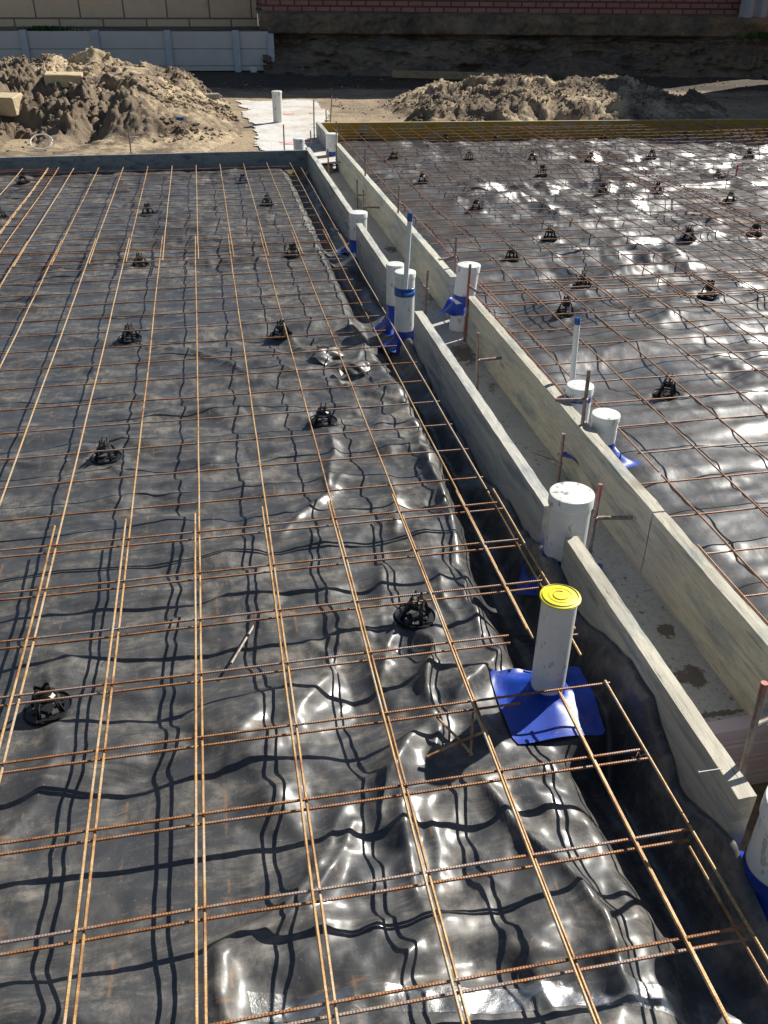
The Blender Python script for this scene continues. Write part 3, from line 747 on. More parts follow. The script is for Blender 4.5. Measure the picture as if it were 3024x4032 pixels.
# ---------------------------------------------------------------- things on the heaps
def on_heap(x, y, hf):
    d = _ray(x, y); t_ = 5.0
    while t_ < 40:
        p = CP+d*t_
        if p[2] < float(hf(np.array([p[0]]), np.array([p[1]]))[0]): return p
        t_ += .02
    return p
HLz = lambda x, y: heapL(x, y)+gz(x, y)+.02
HRz = lambda x, y: heapR(x, y)+gz(x, y)+.02
def rock(name, p, dims, rz, mat, label, cat, tilt=(0, 0), group=None):
    rnd = random.Random(hash(label) & 255); mb = MB(); a, b, c_ = [d/2 for d in dims]
    import bmesh
    bm = bmesh.new(); bmesh.ops.create_cube(bm, size=1.0); bmesh.ops.subdivide_edges(bm, edges=bm.edges[:], cuts=4, use_grid_fill=True)
    for v in bm.verts:
        v.co = Vector((v.co.x*dims[0]*(1+rnd.uniform(-.02, .02)), v.co.y*dims[1]*(1+rnd.uniform(-.03, .03)), v.co.z*dims[2]*(1+rnd.uniform(-.04, .04))))
    me = bpy.data.meshes.new(name); bm.to_mesh(me); bm.free()
    o = link(name, me, mat); o.location = p; o.rotation_euler = (tilt[0], tilt[1], rz)
    b_ = o.modifiers.new('b', 'BEVEL'); b_.width = .008; b_.limit_method = 'ANGLE'
    return tag(o, label, cat, group)
p = on_heap(140, 184, HLz); rock('limestone_block', (p[0], p[1]+.05, p[2]+.05), (.40, .24, .13), .05, M_STONE, 'flat tan stone block lying on top of the left sand heap', 'stone block', (.05, .03))
p = on_heap(10, 240, HLz); rock('limestone_block', (p[0], p[1]+.05, p[2]+.06), (.34, .24, .18), -.3, M_STONE, 'tan stone block at the left picture edge on the heap', 'stone block', (.1, 0))
p = on_heap(458, 214, HLz); rock('limestone_block', (p[0], p[1], p[2]+.03), (.20, .10, .07), .2, M_CONC, 'small grey block half buried on the right flank of the left heap', 'stone block')
p = atz(548, 155, .0); rock('limestone_block', (p[0], p[1], .03), (.10, .08, .08), .2, M_WHITE, 'small white block on the dark ground by the retaining wall end', 'stone block')
p = on_heap(390, 258, HLz); rock('plastic_scrap', (p[0], p[1], p[2]+.01), (.06, .05, .03), .4, M_TAPE, 'small blue plastic scrap on the left sand heap', 'scrap')
mb = MB(); c_ = on_heap(92, 322, lambda x, y: HLz(x, y)); pts = [(c_[0]+.10*math.cos(a), c_[1]+.02*math.cos(a*.5)+.07*math.sin(a), c_[2]+.065+.055*math.sin(a)) for a in np.linspace(0, 2*math.pi, 33)]
o = mb.tube(pts, .006, 6).build('conduit_ring', M_WHITE, smooth=True); tag(o, 'thin white plastic ring leaning on the sand behind the left form', 'ring')
# plank in the shade
mb = MB(); a = atz(847, 160, .05); b = atz(1152, 168, .05)
d_ = np.array([b[0]-a[0], b[1]-a[1]]); nrm = np.array([-d_[1], d_[0]])/np.hypot(*d_)*.02
mb.add([(a[0]-nrm[0], a[1]-nrm[1], .0), (b[0]-nrm[0], b[1]-nrm[1], .0), (b[0]+nrm[0], b[1]+nrm[1], .0), (a[0]+nrm[0], a[1]+nrm[1], .0),
        (a[0]-nrm[0], a[1]-nrm[1], .11), (b[0]-nrm[0], b[1]-nrm[1], .11), (b[0]+nrm[0], b[1]+nrm[1], .11), (a[0]+nrm[0], a[1]+nrm[1], .11)],
       [(0,3,2,1),(4,5,6,7),(0,1,5,4),(1,2,6,5),(2,3,7,6),(3,0,4,7)])
o = mb.build('timber_plank', M_TIMB); tag(o, 'long brown plank on edge in the shade at the foot of the earth bank', 'plank')
# pink spray marks
def mark(name, c, rx, ry, mat, label, cat='paint mark', z=.016, seed=0, zf=None):
    mb = MB(); n = 40; rnd = random.Random(seed); V = [(c[0], c[1], z)]
    rs = [rnd.uniform(.45, 1.1) for _ in range(n)]
    V = []
    for ring in (0.02, .5, 1.0):
        for k in range(n):
            a = 2*math.pi*k/n; r_ = (rs[k]*.5+rs[(k+1) % n]*.5)*ring
            x = c[0]+rx*r_*math.cos(a); y = c[1]+ry*r_*math.sin(a)
            V.append((x, y, float(zf(np.array([x]), np.array([y]))[0])+.004 if zf else z))
    F = [tuple(range(n))]
    for i in range(2):
        for k in range(n): F.append((i*n+k, i*n+(k+1) % n, (i+1)*n+(k+1) % n, (i+1)*n+k))
    mb.add(V, F); o = mb.build(name, mat); return tag(o, label, cat)
q = atz(622, 240, .01); mark('paint_mark', q, .10, .10, M_PINK, 'faint pink spray mark on the white path beside the far white pipe', seed=1, zf=padz)
q = atz(640, 300, .01); mark('paint_mark', q, .22, .16, M_PINK, 'pink spray mark on the white path near the mesh corner', seed=2, zf=padz)

# ---------------------------------------------------------------- formwork boards
def board(name, x0, x1, y0, y1, z0, z1, mat, label, cat='form board', parent=None, axis='y', seed=0, step=.03, zwob=.002):
    L = (y1-y0) if axis == 'y' else (x1-x0)
    n = max(2, int(L/step)); V = []; F = []
    zs = np.linspace(z0, z1, 6)
    prof = [(0, z) for z in zs] + [(.5, z1+.0008), (1, z1)] + [(1, z) for z in zs[::-1][1:]]
    k = len(prof); rnd = random.Random(seed)
    for i in range(n+1):
        t_ = i/n
        for j, (a, z) in enumerate(prof):
            top = 1 if z >= z1-.001 else 0
            na = (vn(np.array([t_*L*14+seed]), np.array([j*1.7]), 5)[0]-.5)*zwob*1.3
            nb = (vn(np.array([t_*L*30+seed]), np.array([j*3.3]), 6)[0]-.5)*zwob
            if axis == 'y': V.append((x0+(x1-x0)*a+na+nb*.5, y0+L*t_, z+nb*top*1.5))
            else: V.append((x0+L*t_, y0+(y1-y0)*a+na*.5, z+nb*top))
    for i in range(n):
        for j in range(k-1):
            a = i*k+j; F.append((a, a+k, a+k+1, a+1) if axis == 'x' else (a, a+1, a+k+1, a+k))
    F.append(tuple(range(k)) if axis == 'x' else tuple(range(k))[::-1]); F.append(tuple(range(n*k, n*k+k))[::-1] if axis == 'x' else tuple(range(n*k, n*k+k)))
    mb = MB(); mb.add(V, F); o = mb.build(name, mat, parent)
    return tag(o, label, cat) if label else o
T0 = .130
XA, XB = .992, 1.030     # left row
XC, XD = 1.290, 1.328    # right row
board('form_board', XA, XB, .012, .910, -.075, T0, M_BOARD, 'near grey pine board of the left row ending beside the pink panel', seed=1)
board('form_board', XA, XB, 1.075, 2.815, -.14, T0, M_BOARDG, 'middle grey board of the left row from the largest capped pipe to the paired pipes', seed=2)
board('form_board', XA, XB, 3.49, 4.49, -.14, T0, M_BOARDG, 'short grey board of the left row between the paired pipes and the next capped pipe', seed=3)
board('form_board', XA, XB, 4.81, 7.34, -.14, T0, M_BOARDG, 'far grey board of the left row running to the dark cross form', seed=4)
board('form_board', XC, XD, .36, .984, -.085, T0, M_BOARD, 'near weathered pine board of the right row with green stained top', seed=5)
board('form_board', XC, XD, .990, 2.985, -.085, T0+.001, M_BOARD, 'knotty pine board of the right row beside the two white capped pipes', seed=6)
board('form_board', XC, XD, 3.30, 7.52, -.10, T0, M_BOARDY, 'long pale board of the right row beyond the leaning blue collared pipe', seed=7)
board('form_board', XC-.01, XD-.01, 8.10, 8.93, -.10, T0, M_BOARDG, 'farthest short board of the right row meeting the yellow form', seed=8)
board('form_board', -4.5, XA-.004, 7.185, 7.215, -.03, T0, M_FORMDK, 'dark grey cross form closing the far end of the left slab', axis='x', seed=9, step=.06)
ff = empty('ply_form', (1.33, 8.8, 0)); tag(ff, 'yellow brown plywood form closing the far end of the right slab', 'form board')
a0 = (XD-.005, 8.97); a1 = (10.5, 8.97)
d_ = Vector((a1[0]-a0[0], a1[1]-a0[1], 0)); nv = Vector((-d_.y, d_.x, 0)).normalized()
def slab(z0, z1, w0, w1, tip=-.0097):
    A = Vector((a0[0], a0[1], 0)); B_ = A+d_; mb = MB(); V = []
    for z in (z0, z1):
        for P, ww, dz in ((A, w0, 0), (B_, w0, tip*(B_.x-1.5)), (B_, w1, tip*(B_.x-1.5)), (A, w1, 0)): q = P+nv*ww; V.append((q.x, q.y, z+dz))
    mb.add(V, [(0,3,2,1),(4,5,6,7),(0,1,5,4),(1,2,6,5),(2,3,7,6),(3,0,4,7)]); return mb
o = slab(-.16, .108, 0, .019).build('ply_face', M_PLY); o.parent = ff; o.matrix_parent_inverse = Matrix.Translation((-1.33, -8.8, 0))
o = slab(.1085, .113, -.002, .024).build('top_edge', M_PLYEDGE); o.parent = ff; o.matrix_parent_inverse = Matrix.Translation((-1.33, -8.8, 0))
# pale batten along the foot of the dark cross form
#board('timber_batten', -.15, .97, 7.145, 7.175, -.01, .018, M_WHITE, 'thin pale strip along the foot of the dark cross form', 'batten', axis='x', seed=11)
# pink grooved panel across the near end of the channel
mb = MB(); prof = [(.378, -.078), (.340, -.078)]
z = -.078
for k in range(8):
    for dy, dz in ((0, .030), (.006, .004), (.006, .008), (0, .004), (.003, .010), (0, .006)):
        z -= dz; prof.append((.340+dy, z))
prof += [(.378, z)]
V = []; F = []
for x in np.linspace(1.034, 1.95, 12):
    for y, z in prof: V.append((x, y+(x-1.034)*.03, z-(x-1.034)*.0))
k = len(prof)
for i in range(11):
    for j in range(k):
        a = i*k+j; b = i*k+(j+1) % k; F.append((a, b, b+k, a+k))
F.append(tuple(range(k))); F.append(tuple(range(11*k, 12*k))[::-1])
mb.add(V, F); o = mb.build('grooved_panel', M_PANEL); tag(o, 'pink grooved panel across the near end of the channel', 'panel')

# ---------------------------------------------------------------- mesh sheets
def zoff(x, y): return .005*(fbm(x*1.1+5, y*1.1, 501, 2)-.5) + .0035*(vn(x*3.3, y*3.3, 502)-.5)
def wob(x, y, s_): return .006*(vn(x*.8, y*.8, s_)-.5)+.002*(vn(x*4, y*4, s_+1)-.5)
def mesh_sheet(label, longs, rows, x0, x1, y0, y1, z, rad=.0030, mats=(M_LONG, M_CROSS), cuts_l={}, cuts_r={}, skew=(0, 0), seed=600, rowx=None):
    root = empty('rebar_mesh', (x0, y0, 0)); tag(root, label, 'rebar mesh')
    inv = Matrix.Translation((-x0, -y0, 0))
    def put(pts, nm, mt, r_):
        mb = MB(); mb.tube(pts, r_, 7); o = mb.build(nm, mt, smooth=True); o.parent = root; o.matrix_parent_inverse = inv
    for i, X in enumerate(longs):
        segs = cuts_l.get(i, [(y0, y1)])
        for a, b in segs:
            ys = np.arange(a, b, .1); ys = np.append(ys, b)
            if len(ys) > 2 and ys[-1]-ys[-2] < .02: ys = np.delete(ys, -2)
            xs = X+wob(np.full(ys.shape, X), ys, seed)+skew[0]*(ys-y0)
            zz = z+.0031+zoff(xs, ys)
            put(list(zip(xs, ys, zz)), 'long_bar', mats[0], rad)
    for i, Y in enumerate(rows):
        segs = cuts_r.get(i, [(x0, x1)] if rowx is None else [rowx(i, Y)])
        for a, b in segs:
            xs = np.arange(a, b, .1); xs = np.append(xs, b)
            ys = Y+wob(xs, np.full(xs.shape, Y), seed+7)+skew[1]*(xs-x0)
            zz = z-.0031+zoff(xs, ys)
            put(list(zip(xs, ys, zz)), 'cross_bar', mats[1], rad)
    return root
rn = random.Random(3)
# A: long middle sheet of the left slab
LA = [.2*i for i in range(-7, 5)]+[.893]
RA = [.2*j for j in range(-6, 23)]+[4.56]
cl = {11: [(-1.3, .415), (.60, 4.655)], 12: [(-1.3, -.02), (.52, 1.30), (1.31, 4.655)]}
RA = sorted(RA)
cr = {}
for i, Y in enumerate(RA):
    if abs(Y-.4) < .02: cr[i] = [(-1.425, .70)]
    elif abs(Y-.6) < .02: cr[i] = [(-1.425, .742), (.835, .918)]
    elif 2.5 < Y < 3.5: cr[i] = [(-1.425, .84+.03*rn.random())]
    else: cr[i] = [(-1.425, .90+.02*rn.random() if Y < 3 else .83)]
mesh_sheet('long rusty steel mesh sheet over most of the left slab', LA, RA, -1.425, .91, -1.3, 4.655, MH-.003, cuts_l=cl, cuts_r=cr, seed=600)
# B: far left sheet
LB = [.2*i+.014 for i in range(-6, 5)]+[.885]
RB = [4.10, 4.34]+[4.65+.2*k for k in range(12)]
mesh_sheet('short far mesh sheet of the left slab reaching the dark cross form', LB, RB, -1.24, .825, 4.085, 6.985, MH+.004, cuts_l={11: [(4.09, 6.75)]}, seed=620)
# C: near top sheet, lapped over A
LC = [.2*i-.011 for i in range(-6, 5)]+[.905]
RC = [.2*j+.013 for j in range(-6, 6)]+[1.218]
crc = {}
for i, Y in enumerate(RC):
    if abs(Y-.413) < .02: crc[i] = [(-1.3, .918)]
    elif abs(Y-.613) < .02: crc[i] = [(-1.3, .74)]
crc[RC.index(.2*2+.013)] = [(-1.3, .765), (.855, .918)] if False else [(-1.3, .918)]
mesh_sheet('near mesh sheet lapped on top of the long sheet on the left slab', LC, RC, -1.3, .905, -1.3, 1.312, MH+.0095, cuts_l={10: [(-1.3, .40), (.62, 1.30)], 11: [(-1.3, .415), (.60, 1.29)]}, cuts_r=crc, seed=640)
# D: sheet at far left edge
LD = [-1.10, -1.185]+[-1.385-.2*k for k in range(9)]
RD = [4.38+.212*k for k in range(12)]+[6.93, 6.86]
mesh_sheet('rust red mesh sheet at the far left edge overlapping its neighbour', LD, RD, -3.4, -1.085, 4.2, 6.96, MH+.016, mats=(M_LONG, M_LONGR), seed=660)
mesh_sheet('mesh sheet at the left picture edge beside the long sheet', [-1.47, -1.67, -1.87, -2.07, -2.27, -2.47], [2.2+.2*k for k in range(13)], -2.6, -1.30, 2.1, 4.7, MH+.013, seed=680)
# right slab
MR = (M_LONGR, M_LONGR)
L1 = [1.40]+[1.4856+.2*k for k in range(13)]
R1 = [1.267+.2*k for k in range(-5, 11)]+[3.36]
def r1x(i, Y):
    a = 1.395 if (Y > 2.0 or Y < 1.3) else 1.475
    return (a, 3.92)
mesh_sheet('near mesh sheet of the right slab beside the knotty board', L1, R1, 1.38, 3.92, -.1, 3.43, MH, mats=(M_LONGR, M_CROSS), cuts_l={0: [(-.1, .9), (1.95, 3.43)], 1: [(-.1, 1.3), (1.32, 1.93), (2.0, 3.43)]}, rowx=r1x, seed=700)
L2 = [1.458+.2*k for k in range(12)]+[3.72]
R2 = [8.5945-.2*k for k in range(0, 28)]+[8.80, 3.02]
mesh_sheet('far mesh sheet of the right slab nearest the channel boards', L2, R2, 1.40, 3.80, 2.98, 8.92, MH+.006, mats=(M_LONGR, M_CROSS), rowx=lambda i, Y: (1.40, 3.80), seed=720)
L3 = [3.42, 3.52]+[3.72+.2*k for k in range(11)]
R3 = [8.52-.2*k for k in range(0, 28)]+[8.64]
mesh_sheet('far mesh sheet lapped along the middle of the right slab', L3, R3, 3.34, 5.80, 2.92, 8.70, MH+.018, mats=(M_LONGR, M_CROSS), seed=740)
L4 = [5.5, 5.6]+[5.8+.2*k for k in range(12)]
R4 = [8.30-.2*k for k in range(0, 20)]
mesh_sheet('far mesh sheet at the right picture edge', L4, R4, 5.42, 8.1, 4.4, 8.42, MH+.030, mats=(M_LONGR, M_CROSS), seed=760)
L5 = [3.55, 3.65]+[3.85+.2*k for k in range(9)]
R5 = [3.30-.2*k for k in range(0, 12)]
mesh_sheet('near mesh sheet at the right picture edge lapped over its neighbour', L5, R5, 3.45, 5.7, .9, 3.40, MH+.012, mats=(M_LONGR, M_CROSS), seed=780)

# loose bars
def tie(px, z):
    p = atz(*px, z); pts = []
    for a in np.linspace(0, 2*math.pi, 14): pts.append((p[0]+.0085*math.cos(a), p[1]+.006*math.sin(a*2), p[2]+.0095*math.sin(a)))
    pts += [(p[0]+.012, p[1]-.006, p[2]+.012), (p[0]+.016, p[1]-.012, p[2]+.016)]
    return pts
for i, (px_, lb) in enumerate([((272, 1360), 'thin tie wire twisted round crossing bars left of the loose bar'), ((497, 2155//1.0), None), ((115, 1210), 'thin tie wire on lapped bars near the left picture edge'), ((735, 1145), 'thin tie wire on lapped bars above the near bar chair'), ((1165, 1250), 'thin tie wire on bar ends behind the yellow cap'), ((1375, 1635), 'thin tie wire on the last bars beside the near grey board')]):
    if lb:
        o = MB().tube(tie(px_, MH+.004), .0007, 5).build('tie_wire', M_STAKE, smooth=True); tag(o, lb, 'tie wire')
def loose(pts, r_, mat, name, label, cat='steel bar'):
    o = MB().tube(pts, r_, 7).build(name, mat, smooth=True); return tag(o, label, cat)
def mz(x, y): return float(memL(np.array([x]), np.array([y]))[0])
a = atz(550, 1350, .012); b = atz(500, 1438, .012)
loose([(a[0], a[1], .016+mz(a[0], a[1])*.5), (b[0], b[1], .02)], .0035, M_STAKE, 'loose_bar', 'short loose steel bar lying on the plastic between two mesh bars')
cb = empty('rebar_offcut', atz(990, 1590, .03)); tag(cb, 'small bent offcut of crossed rusty bars under the mesh by the yellow capped pipe', 'rebar offcut')
inv = cb.matrix_world.copy()
pv = Matrix.Translation(-Vector(atz(990, 1590, .03)))
for A_, B_, za, zb in (((943, 1548), (1020, 1630), .045, .02), ((922, 1635), (1052, 1578), .022, .04), ((1022, 1538), (1016, 1632), .05, .018)):
    p = atz(*A_, za); q = atz(*B_, zb)
    o = MB().tube([p, (p+q)/2+np.array([0, 0, .002]), q], .0031, 7).build('bar', M_LONG, smooth=True); o.parent = cb; o.matrix_parent_inverse = pv

# ---------------------------------------------------------------- bar chairs
def make_chair(mat):
    root = empty('bar_chair', (0, 0, 0))
    mb = MB(); n = 36   # base ring, with rim
    prof = [(.036, .0035), (.036, .0006), (.053, .0006), (.054, .007), (.0525, .007), (.051, .0032)]
    V = []; F = []
    for r_, z in prof:
        for k in range(n): a = 2*math.pi*k/n; V.append((r_*math.cos(a), r_*math.sin(a), z))
    m = len(prof)
    for i in range(m):
        for k in range(n):
            F.append((i*n+k, i*n+(k+1) % n, ((i+1) % m)*n+(k+1) % n, ((i+1) % m)*n+k))
    mb.add(V, F)
    for k in range(4):
        a = k*math.pi/2; c, s_ = math.cos(a), math.sin(a)
        pts = [(c*.010-s_*.004, s_*.010+c*.004), (c*.010+s_*.004, s_*.010-c*.004), (c*.040+s_*.004, s_*.040-c*.004), (c*.040-s_*.004, s_*.040+c*.004)]
        mb.add([(x, y, .0008) for x, y in pts]+[(x, y, .004) for x, y in pts], [(0,3,2,1),(4,5,6,7),(0,1,5,4),(1,2,6,5),(2,3,7,6),(3,0,4,7)])
    mb.lathe([(.0005, .001), (.013, .001), (.013, .004), (.0005, .0045)], 16)
    mb.build('base_ring', mat, root, smooth=True)
    for k in range(4):
        a = k*math.pi/2+math.pi/4; c, s_ = math.cos(a), math.sin(a); mb = MB()
        V = []
        for r_, z, w_, t_ in ((.036, .003, .0055, .006), (.031, .026, .005, .0055), (.024, .040, .006, .006), (.015, .046, .007, .006)):
            for dr, dt in ((-t_/2, -w_), (t_/2, -w_), (t_/2, w_), (-t_/2, w_)):
                V.append((c*(r_+dr)-s_*dt, s_*(r_+dr)+c*dt, z))
        F = [(0, 3, 2, 1), (12, 13, 14, 15)]
        for i in range(3):
            for j in range(4): F.append((i*4+j, i*4+(j+1) % 4, i*4+4+(j+1) % 4, i*4+4+j))
        mb.add(V, F)
        # web rib
        V = [(c*.031-s_*.001, s_*.031+c*.001, .004), (c*.031+s_*.001, s_*.031-c*.001, .004), (c*.046+s_*.001, s_*.046-c*.001, .004), (c*.046-s_*.001, s_*.046+c*.001, .004),
             (c*.025-s_*.001, s_*.025+c*.001, .036), (c*.025+s_*.001, s_*.025-c*.001, .036), (c*.031+s_*.001, s_*.031-c*.001, .034), (c*.031-s_*.001, s_*.031+c*.001, .034)]
        mb.add(V, [(0,3,2,1),(4,5,6,7),(0,1,5,4),(1,2,6,5),(2,3,7,6),(3,0,4,7)])
        mb.build('leg', mat, root)
    mb = MB()
    mb.lathe([(.020, .030), (.0215, .042), (.019, .049), (.012, .0495)], 20, cap_bot=True)
    # two crossed saddle crests with a notch
    for sy in (-.0085, .0085):
        V = []; xs = [-.017, -.012, -.006, 0, .006, .012, .017]; zs = [.062, .0665, .061, .0555, .061, .0665, .062]
        for t_ in (-.002, .002):
            for x, z in zip(xs, zs): V.append((x, sy+t_, z))
            for x in xs: V.append((x, sy+t_, .048))
        F = []
        for i in range(6):
            F.append((i, i+1, 7+i+1, 7+i)); F.append((14+i+1, 14+i, 21+i, 21+i+1)); F.append((i, 14+i, 15+i, i+1))
        F += [(0, 7, 21, 14), (6, 20, 27, 13)]
        mb.add(V, F)
    mb.build('saddle', mat, root, smooth=False)
    return root
LBL_L = ['beside the dark cross form at the far left corner', 'in the second row from the left dark form', 'in the third bar bay by the lapped bars left of centre',
 'standing beside dusty creases on the left half of the left slab', 'standing alone on a crease in the left middle of the slab', 'large in the near left corner of the picture',
 'near the board shadow toward the far end of the left slab', 'at the edge of the board shadow below the bar lap', 'at a dark crease left of the paired pipes',
 'with sunlit creases running toward the viewer left of the long board', 'nearest the yellow capped pipe with its ring lifted', 'cut by the left picture edge near the far form']
chairs = []
first = make_chair(M_CHAIR)
for i, (c_, lb) in enumerate(zip(CL, LBL_L)):
    o = first if i == 0 else copy_tree(first)
    z = mz(c_[0], c_[1]); o.location = (c_[0], c_[1], z+.001); o.rotation_euler = (rn.uniform(-.05, .05), rn.uniform(-.05, .05), rn.uniform(0, 1.5))
    o.scale = (1, 1, min(1.15, max(.9, (MH+.004-z)/.058)))
    tag(o, 'black plastic bar chair '+lb, 'bar chair', 'black bar chairs holding up the mesh')
LBL_R = ['right of the far end of the channel in the first column', 'far column two of the right slab below the yellow form', 'close to the long pale board in the far part', 'one bay right of the pale board midway down the slab',
 'touching the foot of the yellow form nearest the corner', 'second along the foot of the yellow form', 'third along the foot of the yellow form', 'at the lapped bars in the far middle of the right slab', 'right of the far lapped bars behind the middle',
 'just below the far lapped bars', 'fourth along the foot of the yellow form', 'in the middle of the right slab among the lapped bars', 'right of the lapped bars in the middle distance', 'in the open middle of the right slab above the shiny creases',
 'at the top of the shiny creases near the capped pipe', 'above the doubled cross bars in the middle of the slab', 'on the doubled cross bars straight above the blue topped conduit', 'in bright glare at the far right of the slab',
 'just left of the red marker peg', 'below the red marker peg', 'left of the two at the right edge by the middle laps', 'against the right picture edge at the middle laps', 'on the doubled cross bars near the right picture edge',
 'in glare nearest the far right corner', 'nearest the viewer on the right slab, right of the conduit', 'fifth along the foot of the form at the shadow edge', 'in the shaded far right corner']
for i, (c_, lb) in enumerate(zip(CRR, LBL_R)):
    o = copy_tree(first); z = float(memR(np.array([c_[0]]), np.array([c_[1]]))[0])
    o.location = (c_[0], c_[1], z+.001); o.rotation_euler = (rn.uniform(-.05, .05), rn.uniform(-.05, .05), rn.uniform(0, 1.5))
    o.scale = (1, 1, min(1.4, max(.9, (MH+.006-z)/.058)))
    tag(o, 'black plastic bar chair '+lb, 'bar chair', 'black bar chairs holding up the mesh')
bc = make_chair(M_CHAIRB); q = atz(525, 392, 0.); bc.location = (q[0], q[1], mz(q[0], q[1])+.001)
tag(bc, 'dark blue bar chair near the far form of the left slab', 'bar chair', 'blue bar chairs')

# ---------------------------------------------------------------- pipes
def ragged(cx, cy, r0, z1, z0, size, rot, seed, sag=None, sides=4, amp=.012, tip=None):
    """blue flashing: sleeve, then a flared square skirt with folds"""
    n = 64; rings = 14; V = []; F = []; rnd = random.Random(seed); ph = rnd.uniform(0, 6)
    for k in range(n):
        V.append((cx+(r0+.0015)*math.cos(2*math.pi*k/n), cy+(r0+.0015)*math.sin(2*math.pi*k/n), z1))
    for i in range(1, rings+1):
        t_ = i/rings
        for k in range(n):
            a = 2*math.pi*k/n; aa = a-rot
            if isinstance(size, np.ndarray):
                sq = 9.; dx, dy = math.cos(a), math.sin(a)
                for q_ in range(4):
                    p1 = size[q_]; p2 = size[(q_+1) % 4]; ex, ey = p2-p1; den = dx*ey-dy*ex
                    if abs(den) > 1e-9:
                        tr_ = ((p1[0]-cx)*ey-(p1[1]-cy)*ex)/den; ur = ((p1[0]-cx)*dy-(p1[1]-cy)*dx)/den
                        if tr_ > 0 and -.001 <= ur <= 1.001: sq = min(sq, tr_)
            else: sq = size/max(abs(math.cos(aa)), abs(math.sin(aa)))
            r_ = r0+.002+(sq-r0)*max(0, (t_-.25)/.75)**.85 if t_ > .25 else r0+.002+.001*t_
            drop = (t_/.28 if t_ < .28 else 1)
            z = z1+(z0-z1)*(1-(1-min(1, t_*1.15))**1.8)
            z += amp*math.sin(3*a+ph)*t_*t_+amp*.6*math.sin(5*a+ph*2)*t_+amp*.4*(vn(np.array([a*3]), np.array([t_*4.]), seed)[0]-.5)
            x = cx+r_*math.cos(a); y = cy+r_*math.sin(a)
            if sag is not None: z = max(z, sag(x, y)+.004)
            V.append((x, y, z))
    for i in range(rings):
        for k in range(n): F.append((i*n+k, i*n+(k+1) % n, (i+1)*n+(k+1) % n, (i+1)*n+k))
    mb = MB(); mb.add(V, F); return mb
def pipe(label, cx, cy, r, z0, z1, cap=.028, lean=(0, 0), collar=None, tape=None, capr=1.07, mat=None, seed=0, capmat=None):
    root = empty('capped_pipe', (cx, cy, z0)); tag(root, label, 'pipe')
    inv = Matrix.Translation((-cx, -cy, -z0))
    def add(mb, nm, mt, sm=True):
        o = mb.build(nm, mt, smooth=sm); o.parent = root; o.matrix_parent_inverse = inv; return o
    zc = z1-cap; mb = MB(); mb.lathe([(r, z0), (r, zc+.006)], 40, (cx, cy), cap_top=False, lean=lean); add(mb, 'pipe_body', mat or M_PVC)
    L = lambda z: (cx+lean[0]*(z-z0), cy+lean[1]*(z-z0))
    R_ = r*capr; c2 = L(zc)
    prof = [(r*.98, zc+.001), (R_, zc), (R_, z1-.004), (R_-.0012, z1-.0012), (R_-.004, z1), (.001, z1+.0006)]
    mb = MB(); mb.lathe(prof, 40, c2, lean=lean); add(mb, 'cap', capmat or M_PVCC)
    if collar:
        zc1, zc0, size, rot, sg, amp = collar; c3 = L(zc1)
        add(ragged(c3[0], c3[1], r, zc1, zc0, size, rot, seed, sg, amp=amp), 'blue_collar', M_BLUE)
    if tape:
        for ta, tb in tape:
            c4 = L(ta); mb = MB(); mb.lathe([(r+.0008, ta), (r+.0022, ta+.001), (r+.0022, tb-.001), (r+.0008, tb)], 36, c4, cap_top=False, lean=lean); add(mb, 'tape_band', M_TAPE)
    return root
# yellow capped pipe
memLp = lambda x, y: float(memL(np.array([x]), np.array([y]))[0])
SKIRT = np.array([(.912, .560), (.686, .569), (.675, .338), (.895, .347)])
yp = pipe('white pipe with yellow disc cap standing in a blue collar on the near plastic', .797, .478, .0395, -.06, .283, .0035, capr=1.16,
     collar=(.022, -.014, SKIRT, .12, memLp, .007), seed=3, capmat=M_YEL)
for o in list(yp.children):
    if o.name.startswith('cap'):
        pv = o.matrix_parent_inverse.copy()
        pts = [(.797+.0155*math.cos(a), .478+.0155*math.sin(a), .2842) for a in np.linspace(R(50), R(330), 24)]
        q = MB().tube(pts, .0012, 6).build('letter_mark', M_YEL2); q.parent = o; q.matrix_parent_inverse = Matrix.Identity(4)
        pts = [(.797+.0255*math.cos(a), .478+.0255*math.sin(a), .2836) for a in np.linspace(0, 2*math.pi, 40)]
        q = MB().tube(pts, .0006, 6).build('cap_ring', M_YEL2); q.parent = o; q.matrix_parent_inverse = Matrix.Identity(4)
pipe('largest grey capped pipe in the gap of the left board row', 1.030, .985, .0585, -.15, .226, .036, collar=(.03, -.070, .112, 1.05, None, .012), seed=4)
pipe('white capped pipe with a dark tape band behind the knotty board', 1.382, 1.785, .0465, -.10, .178, .032, tape=[(.122, .140)], seed=5)
pipe('plain white capped pipe with a blue skirt behind the knotty board', 1.384, 1.555, .0455, -.10, .171, .022, collar=(.070, -.005, .105, .35, None, .012), seed=6)
pipe('leaning white pipe with a torn blue collar in the gap of the right board row', 1.303, 3.135, .0545, -.10, .238, .034, lean=(.10, .02), collar=(.095, .005, .105, .55, None, .028), seed=7)
pipe('rear pipe of the touching pair in the left board row', .957+.018, 3.19, .0415, -.16, .245, .020, collar=(.045, -.09, .08, .4, None, .015), seed=8)
pipe('front pipe of the touching pair wrapped in blue tape', .985, 3.00, .0475, -.16, .262, .026, collar=(-.02, -.11, .10, .2, None, .02), seed=9)
pipe('white capped pipe in the farther gap of the left board row', 1.030, 4.64, .0560, -.15, .165, .030, collar=(.0, -.09, .11, .3, None, .02), seed=10)
pipe('white capped pipe closing the gap before the farthest right board', 1.293, 7.80, .0545, -.12, .176, .016, collar=(.02, -.07, .12, .5, None, .02), seed=11)
pipe('short white capped pipe behind the corner of the dark cross form', .948, 7.48, .0500, -.03, .186, .022, seed=12)
